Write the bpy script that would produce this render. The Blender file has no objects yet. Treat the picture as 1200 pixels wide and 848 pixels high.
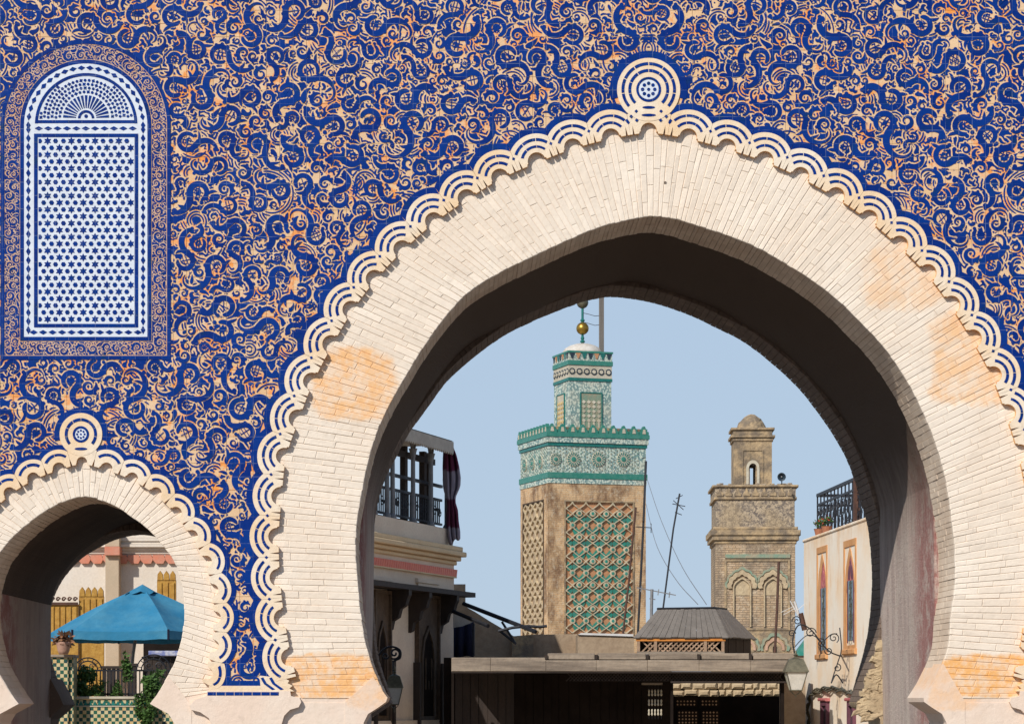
import bpy, bmesh, math, random
import numpy as np
from mathutils import Vector
R = math.radians
random.seed(7); rng = np.random.default_rng(7)
sc = bpy.context.scene
COL = sc.collection
# ---------------------------------------------------------------- camera / sky / sun / exposure
F_, VX, VY, EYE, D, S = 3000.0, 541.0, 822.0, 2.0, 25.0, 120.0
cd = bpy.data.cameras.new('camera'); cam = bpy.data.objects.new('camera', cd); COL.objects.link(cam)
cam.location = (0, 0, EYE); cam.rotation_euler = (R(90), 0, 0)
cd.lens = 90; cd.sensor_width = 36; cd.shift_x = (600-VX)/1200; cd.shift_y = (VY-424)/1200
cd.clip_start = .5; cd.clip_end = 6000
sc.camera = cam
SUNV = Vector((.70, 1.0, -.887)).normalized()          # direction the light travels
elev = math.asin(-SUNV.z)
w = bpy.data.worlds.new('World'); sc.world = w; w.use_nodes = True
nt = w.node_tree; bg = nt.nodes['Background']
sky = nt.nodes.new('ShaderNodeTexSky'); sky.sky_type = 'NISHITA'; sky.sun_disc = False
sky.sun_elevation = elev; sky.sun_rotation = math.atan2(-SUNV.x, -SUNV.y)
sky.air_density = 1.0; sky.dust_density = 0.4; sky.ozone_density = 2.0; sky.altitude = 300
tc = nt.nodes.new('ShaderNodeTexCoord'); sep = nt.nodes.new('ShaderNodeSeparateXYZ'); nt.links.new(tc.outputs['Generated'], sep.inputs[0])
mr = nt.nodes.new('ShaderNodeMapRange'); mr.interpolation_type = 'SMOOTHSTEP'; nt.links.new(sep.outputs[2], mr.inputs[0])
mr.inputs[1].default_value = .10; mr.inputs[2].default_value = .55; mr.inputs[3].default_value = .93; mr.inputs[4].default_value = 0.0
mxs = nt.nodes.new('ShaderNodeMix'); mxs.data_type = 'RGBA'; nt.links.new(mr.outputs[0], mxs.inputs[0]); nt.links.new(sky.outputs[0], mxs.inputs[6])
mxs.inputs[7].default_value = (3.45, 4.42, 5.65, 1)       # pale summer haze low over the horizon, all the way round
nt.links.new(mxs.outputs[2], bg.inputs[0]); bg.inputs[1].default_value = .13
ld = bpy.data.lights.new('sun', 'SUN'); ld.energy = 4.3; ld.angle = R(.5); ld.color = (1, .955, .89)
sun = bpy.data.objects.new('sun', ld); COL.objects.link(sun)
sun.rotation_euler = SUNV.to_track_quat('-Z', 'Y').to_euler(); sun.location = (-20, -20, 40)
sc.view_settings.view_transform = 'Standard'; sc.view_settings.look = 'None'
sc.view_settings.exposure = 0.0; sc.view_settings.gamma = 1.0; sc.view_settings.use_curve_mapping = False
sc.cycles.max_bounces = 6

# ---------------------------------------------------------------- node helpers
class N:
    def __init__(s, name, rough=.7, spec=.4):
        s.m = bpy.data.materials.new(name); s.m.use_nodes = True
        s.t = s.m.node_tree; s.b = s.t.nodes['Principled BSDF']
        s.b.inputs['Roughness'].default_value = rough
        s.b.inputs['Specular IOR Level'].default_value = spec
        s.co = s.n('ShaderNodeTexCoord').outputs['Object']
    def n(s, k): return s.t.nodes.new(k)
    def put(s, sock, v):
        if isinstance(v, bpy.types.NodeSocket): s.t.links.new(v, sock)
        elif isinstance(v, tuple) and len(v) == 3 and len(sock.default_value) == 4: sock.default_value = (*v, 1)
        else: sock.default_value = v
    def noise(s, scale, detail=4, rough=.6, vec=None, dist=0):
        n = s.n('ShaderNodeTexNoise'); n.inputs['Scale'].default_value = scale; n.inputs['Detail'].default_value = detail
        n.inputs['Roughness'].default_value = rough; n.inputs['Distortion'].default_value = dist
        s.put(n.inputs['Vector'], vec or s.co); return n.outputs['Fac']
    def voro(s, scale, feature='F1', vec=None, out='Distance'):
        n = s.n('ShaderNodeTexVoronoi'); n.feature = feature; n.inputs['Scale'].default_value = scale
        s.put(n.inputs['Vector'], vec or s.co); return n.outputs[out]
    def ma(s, op, a, b=0.0, c=None):
        n = s.n('ShaderNodeMath'); n.operation = op; s.put(n.inputs[0], a); s.put(n.inputs[1], b)
        if c is not None: s.put(n.inputs[2], c)
        return n.outputs[0]
    def sm(s, v, lo, hi, a=0.0, b=1.0):
        n = s.n('ShaderNodeMapRange'); n.interpolation_type = 'SMOOTHSTEP'; s.put(n.inputs[0], v)
        for i, q in enumerate((lo, hi, a, b)): n.inputs[i+1].default_value = q
        return n.outputs[0]
    def mix(s, f, a, b, mode='MIX'):
        n = s.n('ShaderNodeMix'); n.data_type = 'RGBA'; n.blend_type = mode
        s.put(n.inputs[0], f); s.put(n.inputs[6], a); s.put(n.inputs[7], b); return n.outputs[2]
    def xyz(s, v=None):
        n = s.n('ShaderNodeSeparateXYZ'); s.put(n.inputs[0], v or s.co); return n.outputs
    def comb(s, x, y, z=0.0):
        n = s.n('ShaderNodeCombineXYZ'); s.put(n.inputs[0], x); s.put(n.inputs[1], y); s.put(n.inputs[2], z); return n.outputs[0]
    def scale(s, v):
        n = s.n('ShaderNodeMapping'); s.put(n.inputs[0], s.co); n.inputs[3].default_value = v; return n.outputs[0]
    def rnd(s): return s.n('ShaderNodeNewGeometry').outputs['Random Per Island']
    def color(s, c): s.put(s.b.inputs['Base Color'], c)
    def bump(s, h, strength=.4, dist=.01):
        n = s.n('ShaderNodeBump'); n.inputs['Strength'].default_value = strength; n.inputs['Distance'].default_value = dist
        s.put(n.inputs['Height'], h); s.t.links.new(n.outputs[0], s.b.inputs['Normal'])

def simple(name, c1, c2=None, scale=3.0, rough=.75, bump=.25, bdist=.01, bscale=40.0, var=.12, metal=0.0, spec=.35, streak=False):
    q = N(name, rough, spec)
    c2 = c2 or tuple(x*.75 for x in c1)
    vec = q.scale((.12, 1, 1.6) if streak == 'x' else (1, 1, .12)) if streak else None
    f = q.sm(q.noise(scale, 6, .62, vec), .36, .66)
    c = q.mix(f, c1, c2)
    c = q.mix(q.sm(q.rnd(), 0, 1, 0, var*2), c, tuple(x*.5 for x in c2))
    c = q.mix(q.sm(q.noise(bscale, 3), .35, .7, 0, .25), c, tuple(x*.6 for x in c2))
    q.color(c)
    if bump: q.bump(q.noise(bscale, 4), bump, bdist)
    q.b.inputs['Metallic'].default_value = metal
    return q.m
M = {}
GX = 1.9                                       # gate root x
T_PX = 15.6; TX0, TY0 = 218.7 % T_PX, 464.7 % T_PX
def gl(px, py): return ((px-VX)/S-GX, EYE+(VY-py)/S)
def joint_mask(q, w_=.022):
    x, y, z = q.xyz()
    t = T_PX/S; ox = (TX0-VX)/S-GX; oz = EYE+(VY-TY0)/S
    def edge(v, o):
        u = q.ma('FRACT', q.ma('DIVIDE', q.ma('SUBTRACT', v, o), t))
        return q.ma('MINIMUM', u, q.ma('SUBTRACT', 1.0, u))
    d = q.ma('MINIMUM', edge(x, ox), edge(z, oz))
    cell = q.comb(q.ma('FLOOR', q.ma('DIVIDE', q.ma('SUBTRACT', x, ox), t)), q.ma('FLOOR', q.ma('DIVIDE', q.ma('SUBTRACT', z, oz), t)))
    wn = q.n('ShaderNodeTexWhiteNoise'); wn.noise_dimensions = '2D'; q.put(wn.inputs['Vector'], cell)
    return q.sm(d, w_*.35, w_*1.3, 1, 0), wn.outputs['Value']
def m_glaze():
    q = N('cobalt_glaze', .3, .1)
    j, cell = joint_mask(q)
    c = q.mix(q.sm(cell, 0, 1, 0, .8), (.0012, .021, .165), (.0015, .035, .22))
    c = q.mix(q.sm(q.noise(9, 4), .5, .75, 0, .6), c, (.004, .035, .085))
    c = q.mix(q.sm(q.noise(30, 4), .66, .80, 0, .8), c, (.35, .27, .25))        # chipped flecks
    jj = q.ma('MULTIPLY', j, q.sm(q.noise(6, 3), .40, .65, .05, .55))
    q.color(q.mix(jj, c, (.22, .27, .36)))
    q.put(q.b.inputs['Roughness'], q.sm(q.noise(14), .3, .7, .25, .5))
    x, y, z = q.xyz(); t = T_PX/S
    tilt = q.ma('MULTIPLY', q.ma('SUBTRACT', cell, .5), q.ma('ADD', q.ma('FRACT', q.ma('DIVIDE', x, t)), q.ma('FRACT', q.ma('DIVIDE', z, t))))
    q.bump(q.ma('ADD', q.ma('SUBTRACT', q.noise(25, 3), j), q.ma('MULTIPLY', tilt, 3.0)), .45, .003)
    return q.m
M['glaze'] = m_glaze()
def m_ground():
    q = N('chipped_tile_body', .85, .2)
    f = q.sm(q.noise(3.6, 7, .78), .50, .58)
    c = q.mix(q.sm(q.noise(5, 5), .35, .65), (.74, .505, .29), (.66, .42, .22))
    c = q.mix(f, c, (.80, .29, .06))
    c = q.mix(q.sm(q.noise(7, 5, .7, None, .6), .62, .67, 0, .8), c, (.74, .25, .07))
    c = q.mix(q.sm(q.rnd(), 0, 1, 0, .25), c, (.72, .55, .42))
    q.color(c); q.bump(q.noise(60, 4), .5, .006); return q.m
M['tile'] = m_ground()
def m_lime(name, base, base2, blobs=(), dirt=.25, orange=(.80, .40, .12)):
    q = N(name, .88, .15)
    c = q.mix(q.sm(q.noise(1.3, 5), .35, .65), base, base2)
    c = q.mix(q.sm(q.rnd(), 0, 1, 0, .38), c, tuple(x*.78 for x in base2))
    c = q.mix(q.sm(q.noise(2.6, 7, .8, q.scale((1, 1, .35))), .54, .70, 0, .30), c, (.60, .47, .34))
    c = q.mix(q.sm(q.noise(11, 6, .7), .54, .72, 0, dirt), c, (.42, .33, .25))
    if blobs:
        x, y, z = q.xyz(); n1 = q.noise(2.2, 6, .7); n2 = q.noise(8, 5, .7); tot = None
        for (px, py, rx, ry, st) in blobs:
            gx, gz = gl(px, py)
            dx = q.ma('DIVIDE', q.ma('SUBTRACT', x, gx), rx/S); dz = q.ma('DIVIDE', q.ma('SUBTRACT', z, gz), ry/S)
            d = q.ma('ADD', q.ma('POWER', q.ma('ABSOLUTE', dx), 4.0), q.ma('POWER', q.ma('ABSOLUTE', dz), 4.0))
            d = q.ma('ADD', d, q.ma('MULTIPLY', q.ma('SUBTRACT', n1, .5), 4.0))
            f = q.sm(d, .55, 1.5, st, 0)
            tot = f if tot is None else q.ma('MAXIMUM', tot, f)
        tot = q.ma('MULTIPLY', tot, q.sm(n2, .36, .62, .35, 1.0))
        c = q.mix(tot, c, orange)
    q.color(c)
    h = q.ma('ADD', q.noise(14, 5, .6), q.ma('MULTIPLY', q.noise(70, 3), .25))
    q.bump(h, .55, .012); return q.m
BL = [(415, 450, 50, 42, .75), (395, 792, 75, 26, .85), (1160, 790, 60, 24, .95), (1150, 420, 60, 55, .6), (1060, 320, 50, 40, .42), (700, 300, 60, 22, .12)]
M['lime'] = m_lime('limewashed_brick', (.83, .72, .59), (.80, .67, .53), BL)
M['limeplain'] = m_lime('limewash_plaster', (.80, .67, .545), (.78, .61, .48), [(435, 792, 30, 40, .5), (1120, 800, 30, 30, .4)], .3)
M['trim'] = m_lime('cream_trim_plaster', (.84, .74, .60), (.82, .59, .36), (), .35)
M['reveal'] = m_lime('weathered_reveal_brick', (.78, .65, .51), (.66, .52, .39), (), .45)
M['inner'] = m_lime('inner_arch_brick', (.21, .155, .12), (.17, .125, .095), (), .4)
M['ochre'] = m_lime('bounce_tinted_trim_edge', (.80, .50, .24), (.76, .42, .17), (), .35)  # warm bounced light put into the colour of the scallops' side faces
def m_passage():
    q = N('passage_plaster', .85, .2); x, y, z = q.xyz()
    st = q.noise(5, 6, .7, q.scale((1, 1, .12)))
    st2 = q.noise(30, 5, .75, q.scale((1, 1, .10)))
    c = q.mix(q.sm(st, .38, .62), (.60, .49, .42), (.44, .34, .30))
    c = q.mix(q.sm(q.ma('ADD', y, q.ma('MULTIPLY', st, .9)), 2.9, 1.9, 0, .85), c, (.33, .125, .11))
    c = q.mix(q.sm(st2, .52, .70, 0, .6), c, (.60, .52, .47))
    c = q.mix(q.sm(q.noise(60, 3, .6, q.scale((1, 1, .25))), .60, .68, 0, .7), c, (.62, .54, .48))
    c = q.mix(q.sm(q.noise(3.2, 7, .8), .46, .60, 0, .65), c, (.56, .48, .41))
    c = q.mix(q.sm(q.ma('ADD', z, q.ma('MULTIPLY', st, .5)), 3.6, 5.1), c, (.105, .072, .05))       # shade under the vault put into the colour, darker with height
    q.color(c); q.bump(q.ma('ADD', st2, q.noise(24, 6, .7)), .8, .03); return q.m
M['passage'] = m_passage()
M['vault'] = simple('vault_shade_plaster', (.10, .07, .05), (.07, .05, .037), 2, .9, .5, .02, 18)  # colour darkened to stand in for the shade inside the small arch
M['white_tile'] = simple('white_glazed_tile', (.72, .76, .80), (.66, .70, .76), 3, .35, .15, .003, 30, .08)
M['slit'] = simple('joint_recess', (.20, .15, .11), None, 5)
M['scroll_ground'] = simple('scroll_band_body', (.62, .45, .34), (.64, .36, .20), 4, .8, .3, .004, 50)
M['ground'] = simple('ground_paving', (.20, .17, .145), (.15, .13, .11), .6, .9, .4, .02, 6)
M['lane'] = simple('bounce_lane_paving', (.52, .42, .31), (.44, .35, .26), .8, .9, .4, .02, 6)  # kept pale so the unseen floor throws fill light upward
M['green'] = simple('green_glazed_tile', (.012, .22, .155), (.08, .27, .21), 5, .4, .2, .01, 12, .35)
M['dkgreen'] = simple('dark_green_glaze', (.015, .13, .11), (.02, .20, .17), 6, .35, .2, .01, 12, .2)
M['wgreen'] = simple('worn_green_glaze', (.13, .34, .25), (.42, .36, .24), 3.2, .6, .5, .03, 9, .4)
M['blackt'] = simple('black_glaze', (.02, .03, .05), (.03, .05, .06), 6, .4)
M['orange_t'] = simple('terracotta_inlay', (.56, .27, .13), (.42, .22, .11), 6, .7)
M['creamst'] = simple('cream_stone', (.62, .56, .44), (.50, .44, .32), 3, .8, .4, .02, 14, .2)
def m_speckle():
    q = N('mosaic_ground', .55, .3)
    x, y, z = q.xyz(); v = q.comb(q.ma('ADD', x, q.ma('MULTIPLY', y, .85)), z)
    a = q.voro(9.5, vec=v); b = q.voro(17.0, vec=v)
    c = q.mix(q.sm(a, .46, .54), (.50, .56, .47), (.16, .25, .24))
    c = q.mix(q.sm(b, .18, .24, .75, 0), c, (.18, .40, .33))
    c = q.mix(q.sm(q.voro(5.0, vec=v), .12, .16, .8, 0), c, (.60, .58, .46))
    c = q.mix(q.sm(q.noise(1.5, 4), .4, .7, 0, .4), c, (.50, .44, .32))
    q.color(c); return q.m
M['mosaic'] = m_speckle()
M['tanpale'] = simple('pale_tan_carved_stone', (.60, .52, .36), (.46, .36, .23), 3, .85, .5, .03, 9, .2)
M['tanstone'] = simple('tan_carved_stone', (.60, .47, .29), (.42, .32, .20), 3, .85, .6, .04, 9, .2)
M['pinkstone'] = simple('faded_pink_brick', (.56, .36, .25), (.44, .27, .18), 4, .85)
M['yellowst'] = simple('ochre_relief_stone', (.60, .45, .20), (.50, .36, .16), 4, .8)
def m_brick(name, c1, c2, cm, bw, bh, mort=.02, dirt=(.12, .08, .05), bstr=.6, dk=.6):
    q = N(name, .88, .15)
    x, y, z = q.xyz(); v = q.comb(q.ma('ADD', x, q.ma('MULTIPLY', y, 1.0)), z)
    b = q.n('ShaderNodeTexBrick'); q.put(b.inputs['Vector'], v); b.inputs['Scale'].default_value = 1
    b.inputs['Brick Width'].default_value = bw; b.inputs['Row Height'].default_value = bh; b.inputs['Mortar Size'].default_value = mort
    b.inputs['Mortar Smooth'].default_value = .3
    q.put(b.inputs['Color1'], c1); q.put(b.inputs['Color2'], c2); q.put(b.inputs['Mortar'], cm)
    c = q.mix(q.sm(q.noise(.9, 7, .7, q.scale((1, 1, .5))), .42, .64, 0, dk), b.outputs[0], dirt)
    c = q.mix(q.sm(q.noise(5, 6, .75), .5, .66, 0, .65), c, (.55, .46, .33))
    c = q.mix(q.sm(q.noise(9, 5, .8), .56, .66, 0, .55), c, (.12, .095, .07))
    c = q.mix(q.sm(q.noise(2.1, 6, .75), .55, .62, 0, .6), c, tuple(k*.55 for k in c1))
    q.color(c); q.bump(q.ma('ADD', b.outputs['Fac'], q.ma('MULTIPLY', q.noise(12, 5), -1.2)), bstr, -.03); return q.m
M['lm_brick'] = m_brick('tan_minaret_brick', (.62, .41, .22), (.54, .33, .17), (.60, .45, .28), .30, .10, .012, (.17, .095, .055), .5, .95)
M['rm_brick'] = m_brick('weathered_minaret_brick', (.50, .37, .24), (.42, .29, .17), (.26, .19, .13), .26, .09, .012, (.17, .135, .105), .8, .85)
M['rm_stone'] = simple('lichen_stone', (.56, .40, .22), (.20, .155, .11), 2.4, .9, .9, .05, 7, .2)
def m_lichen():
    q = N('carved_lichen_frieze', .9, .15)
    a = q.sm(q.noise(6.5, 7, .85, None, .6), .44, .56)
    c = q.mix(a, (.17, .14, .12), (.52, .41, .28))
    c = q.mix(q.sm(q.noise(1.1, 5), .45, .65, 0, .5), c, (.42, .31, .18)); q.color(c)
    q.bump(q.noise(6.5, 7, .85, None, .6), .9, .08); return q.m
M['lichen'] = m_lichen()
M['wallshade'] = simple('ochre_house_plaster', (.82, .68, .52), (.76, .61, .46), 1.2, .9, .3, .015, 20)
M['corniceM'] = simple('cornice_plaster', (.82, .62, .38), (.76, .55, .32), 1.2, .9, .3, .01, 20)
M['redroof'] = simple('red_glazed_tile', (.92, .15, .012), (.85, .10, .01), 6, .4, .3, .01, 14, .3)
M['redpale'] = simple('faded_red_tile', (.72, .22, .12), (.66, .30, .20), 6, .5, .3, .01, 14, .3)
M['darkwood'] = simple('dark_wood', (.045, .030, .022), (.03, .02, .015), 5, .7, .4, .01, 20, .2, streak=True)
M['brownwood'] = simple('brown_carved_wood', (.13, .085, .05), (.08, .05, .03), 5, .7, .6, .02, 16, .2)
M['greywood'] = simple('weathered_grey_board', (.40, .35, .30), (.24, .21, .18), 4, .85, .6, .02, 14, .6, streak=True)
M['palewood'] = simple('pale_weathered_beam', (.46, .37, .275), (.19, .15, .115), 4.5, .85, .6, .02, 9, .3, streak='x')
M['lattice'] = simple('lattice_wood', (.46, .31, .20), (.34, .22, .14), 4, .8, .3, .01, 20, .3)
M['orangewood'] = simple('orange_varnished_wood', (.70, .27, .05), (.58, .20, .03), 4, .55, .3, .01, 20)
M['yellowwood'] = simple('golden_carved_wood', (.58, .33, .06), (.42, .21, .03), 7, .6, .6, .02, 18, .3)
M['iron'] = simple('black_wrought_iron', (.02, .022, .028), (.03, .03, .035), 10, .5, 0, metal=.3)
M['rust'] = simple('rusty_iron', (.12, .055, .035), (.07, .035, .025), 8, .8, .2)
M['steel'] = simple('grey_column_paint', (.24, .235, .235), (.17, .17, .17), 6, .55, .1)
M['glass'] = simple('dark_window_glass', (.015, .03, .035), (.03, .05, .05), 2, .12, 0, spec=.6)
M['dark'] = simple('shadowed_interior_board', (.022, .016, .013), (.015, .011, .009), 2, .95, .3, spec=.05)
M['navy'] = simple('navy_cloth', (.012, .014, .04), None, 3, .9, .2)
M['canvas'] = simple('beige_awning_canvas', (.56, .50, .41), (.46, .40, .33), 3, .9, .2)
def m_cloth():
    q = N('maroon_white_sheer_cloth', .9, .1); x, y, z = q.xyz()
    f = q.sm(q.ma('SINE', q.ma('ADD', q.ma('MULTIPLY', z, 4.6), q.ma('MULTIPLY', q.noise(2), 2.5))), -.15, .15)
    q.color(q.mix(f, (.13, .03, .06), (.30, .26, .30)))
    q.bump(q.noise(8, 3, .5, q.scale((4, 4, .4))), .5, .03); return q.m
M['cloth'] = m_cloth()
M['brollyblue'] = simple('blue_umbrella_canvas', (.02, .18, .32), (.06, .24, .36), 1.6, .8, .5, .03, 5, .05)
M['rhouse'] = N('streaked_cream_house_plaster', .9, .15)
def m_rhouse():
    q = M['rhouse']
    s1 = q.noise(2.2, 6, .7, q.scale((1, 1, .25)))
    c = q.mix(q.sm(q.noise(.7, 5), .4, .65), (.80, .71, .58), (.80, .62, .43))
    c = q.mix(q.sm(s1, .55, .70, 0, .55), c, (.66, .34, .12))
    z = q.xyz()[2]
    c = q.mix(q.ma('MULTIPLY', q.sm(z, 4.9, 6.2, 0, .55), q.sm(s1, .35, .6)), c, (.62, .36, .16))
    q.color(c); q.bump(q.noise(9, 5), .4, .02); return q.m
M['rhouse'] = m_rhouse()
M['peach'] = simple('peach_window_frame', (.68, .36, .15), (.60, .28, .10), 4, .8, .3)
M['pink'] = simple('pink_carved_plaster', (.58, .20, .19), (.40, .10, .10), 6, .8, .5, .02, 14)
M['mauve'] = simple('mauve_frame_paint', (.17, .06, .085), None, 6, .7)
M['whitewall'] = simple('sunlit_white_wall', (.74, .67, .58), (.70, .61, .50), 1.5, .9, .2, .01, 20)
M['pilaster'] = simple('beige_pilaster', (.56, .44, .31), (.50, .39, .27), 1.5, .9, .2)
M['gold'] = simple('gilded_copper', (.50, .30, .05), (.38, .22, .04), 8, .35, .1, metal=.8)
M['whitedome'] = simple('whitewashed_dome', (.66, .62, .55), (.52, .45, .36), 3, .9, .4, .03, 6)
M['lampglass'] = simple('frosted_lantern_glass', (.68, .65, .58), (.58, .55, .48), 6, .3, 0)
M['brass'] = simple('weathered_brass', (.20, .18, .12), (.13, .12, .08), 10, .45, .1, metal=.5)
M['terracotta'] = simple('terracotta_pot', (.42, .17, .09), (.34, .13, .07), 8, .8)
M['palepot'] = simple('pale_clay_pot', (.50, .30, .22), (.42, .24, .17), 8, .8)
M['leaf'] = simple('green_leaves', (.05, .11, .02), (.08, .16, .03), 8, .6, 0, var=.5)
M['dryleaf'] = simple('dry_brown_leaves', (.30, .13, .06), (.22, .12, .06), 8, .7, 0, var=.4)
M['redflower'] = simple('red_flowers', (.55, .04, .03), (.45, .05, .04), 8, .6, 0, var=.3)
M['stonewall'] = simple('pale_rubble_stone', (.74, .58, .36), (.56, .42, .26), 4, .9, .9, .05, 7, .4)
M['parapet'] = simple('mud_parapet_plaster', (.40, .30, .20), (.32, .23, .15), 2, .9, .5, .03, 8)
M['whiteedge'] = simple('white_roof_edge', (.75, .73, .70), None, 3, .8)
M['navyprint'] = simple('blue_striped_cloth', (.06, .10, .35), (.5, .5, .55), 9, .8, 0)
def m_checker():
    q = N('green_cream_zellij', .4, .4); x, y, z = q.xyz()
    u = q.ma('ADD', x, q.ma('ADD', y, z)); v = q.ma('SUBTRACT', q.ma('ADD', x, y), z)
    ck = q.n('ShaderNodeTexChecker'); ck.inputs['Scale'].default_value = 1/.062
    q.put(ck.inputs['Vector'], q.comb(q.ma('ADD', q.ma('ADD', x, y), .011), q.ma('ADD', z, .013), .5))
    cc = q.mix(q.sm(q.noise(9, 3), .45, .6), (.56, .47, .27), (.54, .38, .17))
    g = q.mix(q.sm(q.noise(11, 3), .45, .6), (.02, .10, .06), (.015, .05, .06))
    q.put(ck.inputs['Color1'], cc); q.put(ck.inputs['Color2'], g); q.color(ck.outputs[0]); return q.m
M['zellij'] = m_checker()

# ---------------------------------------------------------------- mesh helpers
class Frame:
    def __init__(s, o, x, y=None, z=None):
        s.o = Vector(o); s.x = Vector(x).normalized(); s.y = Vector(y or (0, 0, 1)).normalized()
        s.z = Vector(z).normalized() if z else s.x.cross(s.y).normalized()
    def p(s, a, b, c=0.0): return s.o + s.x*a + s.y*b + s.z*c
    def px(s, px, py, c=0.0):                  # ray through photo pixel -> (a,b) on plane z=c
        d = Vector(((px-VX)/F_, 1.0, (VY-py)/F_)); e = Vector((0, 0, EYE))
        o = s.o + s.z*c; t = (o-e).dot(s.z)/d.dot(s.z); h = e + d*t - s.o
        return h.dot(s.x), h.dot(s.y)
def facing(px, Y, dirx):                       # frame standing on the ground, x to the right in view, z towards the viewer
    X = (px-VX)*Y/F_; x = Vector((dirx[0], dirx[1], 0)).normalized()
    return Frame((X, Y, 0), x, (0, 0, 1), (x.y, -x.x, 0))
WF = lambda Y: Frame((0, Y, 0), (1, 0, 0), (0, 0, 1), (0, -1, 0))
def P(px, py, Y): return Vector(((px-VX)*Y/F_, Y, EYE+(VY-py)*Y/F_))
def G(px, py, dep): return ((px-VX)/S, D+dep, EYE+(VY-py)/S)

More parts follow.
